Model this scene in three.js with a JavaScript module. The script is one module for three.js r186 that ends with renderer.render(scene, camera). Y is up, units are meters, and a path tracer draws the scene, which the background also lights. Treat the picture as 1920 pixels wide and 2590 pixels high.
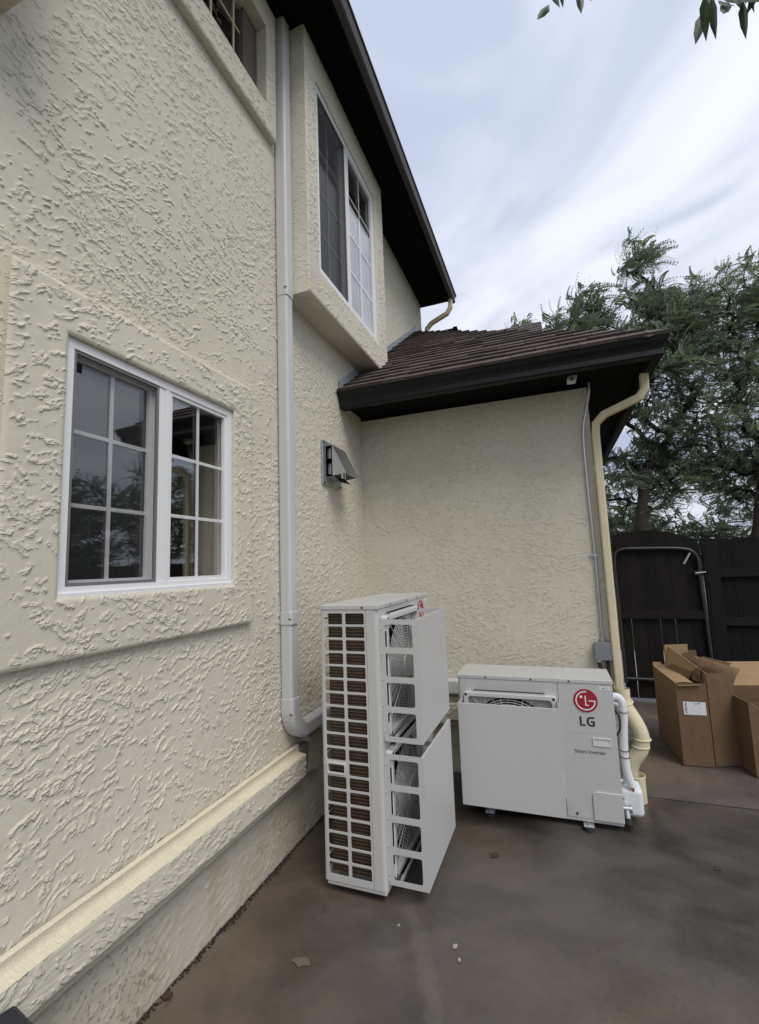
import * as THREE from 'three';
import { mergeGeometries } from 'three/addons/utils/BufferGeometryUtils.js';
import { RoundedBoxGeometry } from 'three/addons/geometries/RoundedBoxGeometry.js';
import { TextGeometry } from 'three/addons/geometries/TextGeometry.js';
import { FontLoader } from 'three/addons/loaders/FontLoader.js';

// ------------------------------------------------------------------ camera, sky, sun, exposure
const scene = new THREE.Scene();
const camera = new THREE.PerspectiveCamera(95.77, 759 / 1024, 0.05, 400);
camera.position.set(1.5649, 1.6378, 0);
camera.rotation.order = 'YXZ';
camera.rotation.set(0.1172, 0.3519, -0.0369);
const renderer = new THREE.WebGLRenderer({ antialias: true });
renderer.setSize(759, 1024);
renderer.toneMapping = THREE.LinearToneMapping;
renderer.toneMappingExposure = 1.32;
renderer.shadowMap.enabled = true;

// ---- noise helpers (deterministic)
function rngOf(seed) { let a = seed | 0; return () => { a = (a + 0x6d2b79f5) | 0; let t = Math.imul(a ^ (a >>> 15), 1 | a); t = (t + Math.imul(t ^ (t >>> 7), 61 | t)) ^ t; return ((t ^ (t >>> 14)) >>> 0) / 4294967296; }; }
function hash2(ix, iy) { let h = Math.imul(ix, 374761393) + Math.imul(iy, 668265263) | 0; h = Math.imul(h ^ (h >>> 13), 1274126177); h ^= h >>> 16; return (h >>> 0) / 4294967296; }
function vnoise(x, y) { // value noise 0..1
  const ix = Math.floor(x), iy = Math.floor(y); let fx = x - ix, fy = y - iy;
  fx = fx * fx * fx * (fx * (fx * 6 - 15) + 10); fy = fy * fy * fy * (fy * (fy * 6 - 15) + 10);
  const a = hash2(ix, iy), b = hash2(ix + 1, iy), c = hash2(ix, iy + 1), d = hash2(ix + 1, iy + 1);
  return a + (b - a) * fx + (c - a) * fy + (a - b - c + d) * fx * fy;
}
function fbm(x, y, o = 4) { let s = 0, a = 0.5, n = 0; for (let i = 0; i < o; i++) { s += a * vnoise(x, y); n += a; a *= 0.5; const t = x * 1.62 + y * 1.18 + 17.3; y = y * 1.62 - x * 1.18 + 5.7; x = t; } return s / n; }
const smooth = (a, b, x) => { const t = Math.min(1, Math.max(0, (x - a) / (b - a))); return t * t * (3 - 2 * t); };
const lerp = (a, b, t) => a + (b - a) * t;
const V = (x, y, z) => new THREE.Vector3(x, y, z);

// ---- overcast sky: broken bright stratus, computed as an equirectangular texture
{
  const w = 1024, h = 512, d = new Float32Array(w * h * 4);
  for (let j = 0; j < h; j++) for (let i = 0; i < w; i++) {
    const el = ((j + 0.5) / h - 0.5) * Math.PI, az = (i + 0.5) / w * Math.PI * 2;
    const dy = Math.sin(el), r = Math.cos(el), dx = r * Math.cos(az), dz = r * Math.sin(az);
    const o = (j * w + i) * 4;
    if (dy < -0.02) { d[o] = 0.14; d[o + 1] = 0.13; d[o + 2] = 0.12; d[o + 3] = 1; continue; }
    const k = 1 / (Math.max(dy, 0) + 0.22), px = dx * k * 1.3, pz = dz * k * 1.3;
    const u = px * 0.8 + pz * 0.6 + 2.2, v = -px * 0.6 + pz * 0.8 - 1.1;
    const wx = fbm(u * 0.9 + 3, v * 0.9 + 9, 3) - 0.5, wy = fbm(u * 0.9 + 31, v * 0.9 + 4, 3) - 0.5;
    let n = fbm(u * 1.7 + wx * 2.2 + 11, v * 3.0 + wy * 2.2 + 2, 6);
    const m = fbm(u * 0.5 + 41, v * 0.6 + 13, 3);
    let c = smooth(0.36, 0.70, n * 0.75 + m * 0.27);
    const g = 0.95 + 0.28 * Math.max(0, dy);                // overcast skies brighten towards the zenith
    d[o] = lerp(0.37, 0.63, c) * g; d[o + 1] = lerp(0.42, 0.66, c) * g; d[o + 2] = lerp(0.535, 0.735, c) * g; d[o + 3] = 1;
  }
  const t = new THREE.DataTexture(d, w, h, THREE.RGBAFormat, THREE.FloatType);
  t.mapping = THREE.EquirectangularReflectionMapping; t.magFilter = THREE.LinearFilter; t.minFilter = THREE.LinearFilter; t.wrapS = THREE.RepeatWrapping; t.needsUpdate = true;
  scene.background = t; scene.environment = t;
}
const sun = new THREE.DirectionalLight(new THREE.Color().setRGB(1, 0.94, 0.85), 1.5);
sun.position.set(8, 14, 4.2); sun.target.position.set(0.6, 0.5, -2.5);
sun.castShadow = true; sun.shadow.radius = 55; sun.shadow.mapSize.set(2048, 2048);
Object.assign(sun.shadow.camera, { left: -10, right: 10, top: 10, bottom: -10, near: 1, far: 40 });
sun.name = 'veiled_sun'; scene.add(sun, sun.target);

// ------------------------------------------------------------------ textures and materials
function tex(w, h, fn, srgb, rep) {                          // fn(x, y) -> [r,g,b] 0..1
  const d = new Uint8Array(w * h * 4);
  for (let j = 0; j < h; j++) for (let i = 0; i < w; i++) { const c = fn(i / w, j / h), o = (j * w + i) * 4; d[o] = Math.max(0, Math.min(255, c[0] * 255)); d[o + 1] = Math.max(0, Math.min(255, c[1] * 255)); d[o + 2] = Math.max(0, Math.min(255, c[2] * 255)); d[o + 3] = 255; }
  const t = new THREE.DataTexture(d, w, h, THREE.RGBAFormat); t.magFilter = THREE.LinearFilter; t.minFilter = THREE.LinearMipmapLinearFilter; t.generateMipmaps = true;
  t.wrapS = t.wrapT = THREE.RepeatWrapping; if (rep) t.repeat.set(rep, rep); if (srgb) t.colorSpace = THREE.SRGBColorSpace; t.needsUpdate = true; return t;
}
const toS = (l) => l <= 0.0031308 ? 12.92 * l : 1.055 * Math.pow(l, 1 / 2.4) - 0.055;
const col = (r, g, b) => new THREE.Color().setRGB(r, g, b);
const std = (c, rough = 0.8, more = {}) => new THREE.MeshStandardMaterial({ color: col(...c), roughness: rough, side: THREE.DoubleSide, ...more });

const sand = tex(512, 512, (x, y) => { const v = fbm(x * 90, y * 90, 3) * 0.6 + fbm(x * 220, y * 220, 2) * 0.4; return [v, v, v]; }, false, 2.2);
const paintTone = tex(1024, 1024, (x, y) => {               // paint: large faint blotches, fine grain, a few grey specks
  const X = x * 4, Y = y * 4; let v = 0.94 + 0.07 * (fbm(X * 1.3, Y * 1.3, 4) - 0.5) * 2 + 0.05 * (fbm(X * 30, Y * 30, 3) - 0.5) * 2;
  const w = fbm(X * 0.8 + 20, Y * 0.8 + 7, 3) - 0.5; return [v, v * (1 + 0.012 * w), v * (1 - 0.05 * w)].map((q) => toS(Math.min(1, q)));
}, true, 0.25);
const dirtTone = tex(1024, 1024, (x, y) => {                // weathered paint close to the patio: splash specks and brown film in patches with outlines
  const X = x * 3, Y = y * 3; let v = 0.93 + 0.06 * (fbm(X * 2.3, Y * 2.3, 4) - 0.5) * 2; let r = v, g = v, b = v;
  const sp = smooth(0.68, 0.76, fbm(X * 75, Y * 75, 2)) * smooth(0.42, 0.62, fbm(X * 2.1 + 5, Y * 2.1, 3)); r *= 1 - 0.4 * sp; g *= 1 - 0.4 * sp; b *= 1 - 0.42 * sp;
  const st = smooth(0.5, 0.66, fbm(X * 9 + 9, Y * 7, 5)); r *= 1 - 0.08 * st; g *= 1 - 0.10 * st; b *= 1 - 0.15 * st;
  return [toS(r), toS(g), toS(b)];
}, true, 1 / 3);
const WALLC = [0.675, 0.635, 0.52];
const M = {
  stucco: std(WALLC, 0.88, { map: paintTone, bumpMap: sand, bumpScale: 0.0012 }),
  stuccoLow: std([0.58, 0.54, 0.445], 0.9, { map: dirtTone, bumpMap: sand, bumpScale: 0.002 }),
  smoothPaint: std([0.70, 0.625, 0.43], 0.75, { map: paintTone }),
  ledge: std([0.70, 0.645, 0.485], 0.85, { map: paintTone, bumpMap: sand, bumpScale: 0.003 }),
  vinyl: std([0.79, 0.79, 0.79], 0.42),
  pvc: std([0.58, 0.585, 0.59], 0.45),
  black: new THREE.MeshPhysicalMaterial({ color: col(0.006, 0.0056, 0.0056), roughness: 0.8, specularIntensity: 0.2, side: THREE.DoubleSide }),
  blackGutter: new THREE.MeshPhysicalMaterial({ color: col(0.0075, 0.0078, 0.009), roughness: 0.42, specularIntensity: 0.55, side: THREE.DoubleSide }),
  brownGutter: std([0.06, 0.05, 0.049], 0.4),
  fasciaEdge: std([0.10, 0.085, 0.08], 0.5),
  rubber: std([0.02, 0.02, 0.02], 0.7),
  steel: std([0.55, 0.57, 0.6], 0.32, { metalness: 0.9 }),
  galv: std([0.5, 0.53, 0.56], 0.42, { metalness: 0.75 }),
  flash: std([0.36, 0.4, 0.43], 0.55, { metalness: 0.4 }),
  greyBox: std([0.2, 0.215, 0.235], 0.5),
  acPaint: std([0.53, 0.528, 0.518], 0.42),
  acPlastic: std([0.6, 0.6, 0.595], 0.5),
  acDark: std([0.03, 0.03, 0.032], 0.6),
  fan: std([0.16, 0.163, 0.168], 0.45),
  wire: std([0.58, 0.58, 0.58], 0.42),
  red: std([0.35, 0.013, 0.03], 0.45),
  white: std([0.78, 0.78, 0.78], 0.5),
  ink: std([0.035, 0.035, 0.04], 0.5),
  fence: std([0.022, 0.0185, 0.0165], 0.72),
  fenceTube: std([0.028, 0.027, 0.027], 0.4),
  bark: std([0.03, 0.0235, 0.019], 0.95),
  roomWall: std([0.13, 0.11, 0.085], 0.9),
  glass: new THREE.MeshPhysicalMaterial({ color: 0xffffff, transmission: 1, thickness: 0, roughness: 0.0, ior: 2.2, side: THREE.DoubleSide }),
  screenDark: std([0.03, 0.031, 0.036], 0.9, { transparent: true, opacity: 0.62 }),
  screen: std([0.035, 0.036, 0.04], 0.9, { transparent: true, opacity: 0.27 }),
  copper: std([0.5, 0.22, 0.1], 0.4, { metalness: 0.8 }),
  foam: std([0.7, 0.72, 0.74], 0.75),
  tape: std([0.6, 0.55, 0.4], 0.6),
};

// ------------------------------------------------------------------ builders
const taken = new Map();
function numbered(n) { const k = taken.get(n) || 0; taken.set(n, k + 1); return k ? n + '_' + String(k).padStart(3, '0') : n; }
function mesh(name, geo, mat, parent) { const m = new THREE.Mesh(geo, mat); m.name = name; m.castShadow = m.receiveShadow = true; parent.add(m); return m; }
function thing(name, label, category, [x, y, z] = [0, 0, 0], group) {
  const g = new THREE.Group(); g.name = numbered(name); g.position.set(x, y, z); g.userData = { label, category }; if (group) g.userData.group = group; scene.add(g); return g;
}
function single(name, label, category, geo, mat, group) { const m = mesh(numbered(name), geo, mat, scene); m.userData = { label, category }; if (group) m.userData.group = group; return m; }
function structure(name, geo, mat) { const m = mesh(numbered(name), geo, mat, scene); m.userData = { kind: 'structure' }; return m; }
function box(x0, x1, y0, y1, z0, z1) { const g = new THREE.BoxGeometry(Math.abs(x1 - x0), Math.abs(y1 - y0), Math.abs(z1 - z0)); g.translate((x0 + x1) / 2, (y0 + y1) / 2, (z0 + z1) / 2); return g; }
function rbox(x0, x1, y0, y1, z0, z1, r = 0.006, s = 2) { const g = new RoundedBoxGeometry(Math.abs(x1 - x0), Math.abs(y1 - y0), Math.abs(z1 - z0), s, r); g.translate((x0 + x1) / 2, (y0 + y1) / 2, (z0 + z1) / 2); return g; }
const clean = (gs) => gs.map((g) => { const q = g.index ? g.toNonIndexed() : g; for (const k of Object.keys(q.attributes)) if (!['position', 'normal', 'uv'].includes(k)) q.deleteAttribute(k); if (!q.attributes.uv) q.setAttribute('uv', new THREE.Float32BufferAttribute(new Float32Array(q.attributes.position.count * 2), 2)); return q; });
const merge = (...gs) => mergeGeometries(clean(gs.flat()), false);
function tri(verts, faces) {                                 // flat-shaded mesh from a vertex list and polygons
  const p = [], uv = []; for (const f of faces) for (let i = 1; i + 1 < f.length; i++) for (const k of [f[0], f[i], f[i + 1]]) { const v = verts[k]; p.push(v[0], v[1], v[2]); uv.push(v[0] + v[2], v[1] + v[2] * 0.5); }
  const g = new THREE.BufferGeometry(); g.setAttribute('position', new THREE.Float32BufferAttribute(p, 3)); g.setAttribute('uv', new THREE.Float32BufferAttribute(uv, 2)); g.computeVertexNormals(); return g;
}
const hexa = (a, b, c, d, e, f, g, h) => tri([a, b, c, d, e, f, g, h], [[0, 1, 2, 3], [7, 6, 5, 4], [0, 4, 5, 1], [1, 5, 6, 2], [2, 6, 7, 3], [3, 7, 4, 0]]);
function tube(pts, r, rs = 8, seg = 0, closed = false) { const c = new THREE.CatmullRomCurve3(pts.map((p) => V(...p)), closed, 'centripetal'); return new THREE.TubeGeometry(c, seg || pts.length * 6, r, rs, closed); }
function bar(a, b, r, rs = 8) { const A = V(...a), B = V(...b), d = B.clone().sub(A), g = new THREE.CylinderGeometry(r, r, d.length(), rs); g.applyQuaternion(new THREE.Quaternion().setFromUnitVectors(V(0, 1, 0), d.normalize())); g.translate((A.x + B.x) / 2, (A.y + B.y) / 2, (A.z + B.z) / 2); return g; }
function sweep(profile, path, side) {                        // closed profile [[a,b]...] along path; a runs along `side`, b along side x tangent; mitred
  const n = path.length, P = path.map((p) => V(...p)), rings = [], S0 = V(...side).normalize();
  for (let i = 0; i < n; i++) {
    const t0 = i ? P[i].clone().sub(P[i - 1]).normalize() : null, t1 = i < n - 1 ? P[i + 1].clone().sub(P[i]).normalize() : null;
    const t = t0 && t1 ? t0.clone().add(t1).normalize() : (t0 || t1).clone(), k = t0 && t1 ? 1 / Math.max(0.4, t.dot(t0)) : 1;
    let s = S0.clone().addScaledVector(t, -S0.dot(t)); if (s.lengthSq() < 1e-6) s = V(0, 1, 0); s.normalize();
    const u = s.clone().cross(t).normalize();
    const bend = t0 && t1 ? t1.clone().sub(t0) : V(0, 0, 0), sx = Math.abs(bend.dot(s)) > Math.abs(bend.dot(u)) ? k : 1, ux = sx === 1 ? k : 1;
    rings.push(profile.map(([a, b]) => P[i].clone().addScaledVector(s, a * sx).addScaledVector(u, b * ux)));
  }
  const verts = rings.flat().map((v) => [v.x, v.y, v.z]), m = profile.length, faces = [];
  for (let i = 0; i < n - 1; i++) for (let j = 0; j < m; j++) { const q = (j + 1) % m; faces.push([i * m + j, i * m + q, (i + 1) * m + q, (i + 1) * m + j]); }
  faces.push([...Array(m).keys()].reverse()); faces.push([...Array(m).keys()].map((k) => (n - 1) * m + k));
  return tri(verts, faces);
}
function rrect(w, h, r, s = 3) { const o = []; for (const [cx, cy, a0] of [[w / 2 - r, h / 2 - r, 0], [-w / 2 + r, h / 2 - r, 1], [-w / 2 + r, -h / 2 + r, 2], [w / 2 - r, -h / 2 + r, 3]]) for (let i = 0; i <= s; i++) { const a = (a0 + i / s) * Math.PI / 2; o.push([cx + r * Math.cos(a), cy + r * Math.sin(a)]); } return o; }
function rectShape(x0, x1, y0, y1, r = 0, S = THREE.Shape) {
  const s = new S(); if (!r) { s.moveTo(x0, y0); s.lineTo(x1, y0); s.lineTo(x1, y1); s.lineTo(x0, y1); s.lineTo(x0, y0); return s; }
  s.moveTo(x0 + r, y0); s.lineTo(x1 - r, y0); s.quadraticCurveTo(x1, y0, x1, y0 + r); s.lineTo(x1, y1 - r); s.quadraticCurveTo(x1, y1, x1 - r, y1); s.lineTo(x0 + r, y1); s.quadraticCurveTo(x0, y1, x0, y1 - r); s.lineTo(x0, y0 + r); s.quadraticCurveTo(x0, y0, x0 + r, y0); return s;
}
const extrude = (shape, depth, bevel = 0, seg = 4) => new THREE.ExtrudeGeometry(shape, { depth, bevelEnabled: bevel > 0, bevelSize: bevel, bevelThickness: bevel, bevelSegments: 1, curveSegments: seg });

// ---- stucco relief (metres are real): lace texture, torn plates pressed flat by the trowel
function strokes(u, v, th) {
  const c = Math.cos(th), s = Math.sin(th), a = u * c + v * s, b = -u * s + v * c;
  return 0.58 * vnoise(a * 27, b * 66) + 0.42 * vnoise(a * 66 + 9, b * 118 + 4);
}
function lace(u, v, scale = 1, cover = 0) {
  u = u * scale + 20; v = v * scale + 20;
  const wu = (fbm(u * 13 + 3, v * 13 + 40, 2) - 0.5) * 0.05, wv = (fbm(u * 13 + 60, v * 13 + 11, 2) - 0.5) * 0.045;
  const k = smooth(0.4, 0.6, fbm(u * 1.6 + 9, v * 1.6 + 77, 2));
  const n = lerp(strokes(u + wu, v + wv, -0.35), strokes(u + wu + 50, v + wv + 30, 0.3), k) + 0.17 * (vnoise(u * 150, v * 150) - 0.5);
  const m = fbm(u * 2.6 + 51, v * 3.2 + 8, 4) - 0.5;
  const t = 0.585 - cover - m * 0.46;
  const plate = smooth(t, t + 0.05, n) * (1 - 0.66 * smooth(t + 0.06, t + 0.18, n));   // proud torn rim, pressed-down middle
  return plate * (0.6 + 0.7 * vnoise(u * 31, v * 31)) + 0.08 * vnoise(u * 75, v * 75) + 0.22 * fbm(u * 4, v * 4, 2);
}
// height maps that tile: [pixels, metres, scale, cover]; both the geometry and the fine bump read the same map
function laceMap(n, size, scale, cover) {
  const h = new Float32Array(n * n), f = (u, v) => lace(u, v, scale, cover);
  for (let j = 0; j < n; j++) for (let i = 0; i < n; i++) {
    const u = i / n * size, v = j / n * size, e = size * 0.1, wu = smooth(size - e, size, u), wv = smooth(size - e, size, v);
    let q = f(u, v); if (wu > 0) q = lerp(q, f(u - size, v), wu);
    if (wv > 0) { let p = f(u, v - size); if (wu > 0) p = lerp(p, f(u - size, v - size), wu); q = lerp(q, p, wv); }
    h[j * n + i] = q;
  }
  const at = (u, v) => { let x = u / size * n, y = v / size * n; x -= Math.floor(x / n) * n; y -= Math.floor(y / n) * n; const ix = Math.floor(x), iy = Math.floor(y), fx = x - ix, fy = y - iy, x1 = (ix + 1) % n, y1 = (iy + 1) % n; return lerp(lerp(h[iy * n + ix], h[iy * n + x1], fx), lerp(h[y1 * n + ix], h[y1 * n + x1], fx), fy); };
  const d = new Uint8Array(n * n * 4); for (let k = 0; k < n * n; k++) { const g = (hash2(k, 7) - 0.5) * 0.035, q = Math.max(0, Math.min(255, (h[k] / 1.6 + g) * 255)); d[k * 4] = d[k * 4 + 1] = d[k * 4 + 2] = q; d[k * 4 + 3] = 255; }
  const t = new THREE.DataTexture(d, n, n, THREE.RGBAFormat); t.magFilter = THREE.LinearFilter; t.wrapS = t.wrapT = THREE.RepeatWrapping; t.repeat.set(1 / size, 1 / size); t.needsUpdate = true;
  return { at, t };
}
const LACE = laceMap(1792, 2.8, 1, 0), LACEW = laceMap(1280, 1.6, 1.35, -0.035);
M.stucco.bumpMap = LACE.t; M.stucco.bumpScale = 0.0045;
M.stuccoWing = std(WALLC, 0.9, { map: paintTone, bumpMap: LACEW.t, bumpScale: 0.0042 });
const splits = (lo, hi, cuts, res) => { const e = [lo, ...cuts.filter((c) => c > lo + 1e-4 && c < hi - 1e-4), hi].sort((p, q) => p - q), o = [lo]; for (let i = 1; i < e.length; i++) { if (e[i] - e[i - 1] < 1e-5) continue; const n = Math.max(1, Math.round((e[i] - e[i - 1]) / res)); for (let k = 1; k <= n; k++) o.push(lerp(e[i - 1], e[i], k / n)); } return o; };
function relief(u0, u1, v0, v1, res, place, { holes = [], amp = 0.004, map = LACE, fade = 0, bevel = 0, off = 0 } = {}) {
  const us = splits(u0, u1, holes.flatMap((h) => [h[0], h[1]]), res), vs = splits(v0, v1, holes.flatMap((h) => [h[2], h[3]]), res);
  const nu = us.length, nv = vs.length, pos = new Float32Array(nu * nv * 3), uv = new Float32Array(nu * nv * 2), idx = [];
  for (let j = 0; j < nv; j++) for (let i = 0; i < nu; i++) {
    const u = us[i], v = vs[j]; let h = map.at(u + off, v + off * 0.37) * amp;
    if (fade) {
      let d = Math.min(u - u0, u1 - u, v - v0, v1 - v);
      for (const q of holes) d = Math.min(d, Math.hypot(Math.max(q[0] - u, 0, u - q[1]), Math.max(q[2] - v, 0, v - q[3])));
      const k = Math.max(0, Math.min(1, d / fade)); h = h * (0.35 + 0.65 * k) * (k > 0 ? 1 : 0) - bevel * (1 - k) * (1 - k);
    }
    const p = place(u, v, h), o = j * nu + i; pos[o * 3] = p[0]; pos[o * 3 + 1] = p[1]; pos[o * 3 + 2] = p[2]; uv[o * 2] = u + off; uv[o * 2 + 1] = v + off * 0.37;
  }
  for (let j = 0; j < nv - 1; j++) for (let i = 0; i < nu - 1; i++) {
    const cu = (us[i] + us[i + 1]) / 2, cv = (vs[j] + vs[j + 1]) / 2;
    if (holes.some((q) => cu > q[0] && cu < q[1] && cv > q[2] && cv < q[3])) continue;
    const a = j * nu + i; idx.push(a, a + 1, a + nu + 1, a, a + nu + 1, a + nu);
  }
  const g = new THREE.BufferGeometry(); g.setAttribute('position', new THREE.BufferAttribute(pos, 3)); g.setAttribute('uv', new THREE.BufferAttribute(uv, 2)); g.setIndex(idx); g.computeVertexNormals(); return g;
}
// on walls facing +x use u = -z so that the winding looks outward
const onX = (x) => (u, v, h) => [x + h, v, -u];
const onZ = (z) => (u, v, h) => [u, v, z + h];

// ------------------------------------------------------------------ ground and patio
structure('ground', (() => { const g = new THREE.PlaneGeometry(360, 360); g.rotateX(-Math.PI / 2); g.translate(0, -0.12, 0); return g; })(), std([0.11, 0.12, 0.06], 1, { map: tex(512, 512, (x, y) => { const v = 0.6 + 0.6 * (fbm(x * 40, y * 40, 4) - 0.3); return [v, v, v * 0.9].map(toS); }, true, 60) }));
const concrete = tex(2048, 2048, (x, y) => {                // stained, sealed concrete, 6 m across
  const X = x * 6, Y = y * 6;
  const wx = fbm(X * 1.7 + 4, Y * 1.7, 3) - 0.5, wy = fbm(X * 1.7 + 44, Y * 1.7 + 9, 3) - 0.5;
  const big = fbm(X * 0.9 + wx * 1.6, Y * 1.5 + wy * 1.6, 5), mid = fbm(X * 4 + wx, Y * 6 + wy, 4), fine = fbm(X * 55, Y * 55, 3);
  const trowel = fbm(X * 1.2 + Y * 1.7 + wx * 2, Y * 9 - X * 7 + wy * 3, 3);
  let v = 0.78 + 1.0 * (big - 0.5) + 0.42 * (mid - 0.5) + 0.14 * (fine - 0.5) + 0.22 * (trowel - 0.5);
  const warm = smooth(0.35, 0.65, fbm(X * 1.1 + 70, Y * 1.3 + 31, 4));
  let r = v * lerp(0.95, 1.05, warm), g = v * lerp(0.96, 0.99, warm), b = v * lerp(1.02, 0.88, warm);
  { const zz = Y, path = [[0.79, 2.30], [0.86, 2.20], [0.945, 2.03], [0.99, 1.93], [1.03, 1.83], [1.06, 1.70]]; let dm = 9; for (let i = 0; i + 1 < path.length; i++) { const [ax, ay] = path[i], [bx, by] = path[i + 1], tt = Math.max(0, Math.min(1, ((X - ax) * (bx - ax) + (zz - ay) * (by - ay)) / ((bx - ax) ** 2 + (by - ay) ** 2))); dm = Math.min(dm, Math.hypot(X - ax - tt * (bx - ax), zz - ay - tt * (by - ay))); }
    const k = 1 - smooth(0.012, 0.05, dm + 0.05 * (fbm(X * 22, Y * 22, 3) - 0.5)); r *= 1 + 0.32 * k; g *= 1 + 0.34 * k; b *= 1 + 0.30 * k; }   // dried cement smear
  const sp = smooth(0.66, 0.8, fbm(X * 90, Y * 90, 2)) * smooth(0.5, 0.7, fbm(X * 3, Y * 3, 3)); r *= 1 - 0.16 * sp; g *= 1 - 0.16 * sp; b *= 1 - 0.16 * sp;
  return [toS(r), toS(g), toS(b)];
}, true);
const concreteRough = tex(512, 512, (x, y) => { const v = 0.42 + 0.45 * fbm(x * 14, y * 14, 4); return [v, v, v]; }, false);
const slab = (z0, z1) => { // u = x/6, v = -z/6
  const nx = 60, nz = Math.round(Math.abs(z1 - z0) * 10), g = new THREE.PlaneGeometry(9.2, Math.abs(z1 - z0), nx, nz); g.rotateX(-Math.PI / 2); g.translate(4.45, 0, (z0 + z1) / 2);
  const p = g.attributes.position, uv = g.attributes.uv;
  for (let i = 0; i < p.count; i++) { const x = p.getX(i), z = p.getZ(i); uv.setXY(i, x / 6, -z / 6); p.setY(i, 0.004 * (fbm(x * 1.3, z * 1.3, 3) - 0.5)); }
  g.computeVertexNormals();
  const sides = box(-0.15, 9.05, -0.11, -0.004, z0, z1); return merge(g, sides);
};
M.concrete = std([0.128, 0.110, 0.092], 0.62, { map: concrete, roughnessMap: concreteRough, bumpMap: sand, bumpScale: 0.0008 });
M.concreteFar = std([0.135, 0.113, 0.095], 0.7, { map: concrete, bumpMap: sand, bumpScale: 0.001 });
structure('patio', slab(-3.79, 3.5), M.concrete);
structure('patio_slab', (() => { const g = slab(-6.222, -3.812); g.translate(0, -0.006, 0); return g; })(), M.concreteFar);
structure('path', box(1.9, 9, -0.1, -0.012, -9.5, -6.226), std([0.5, 0.48, 0.45], 0.9));

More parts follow.
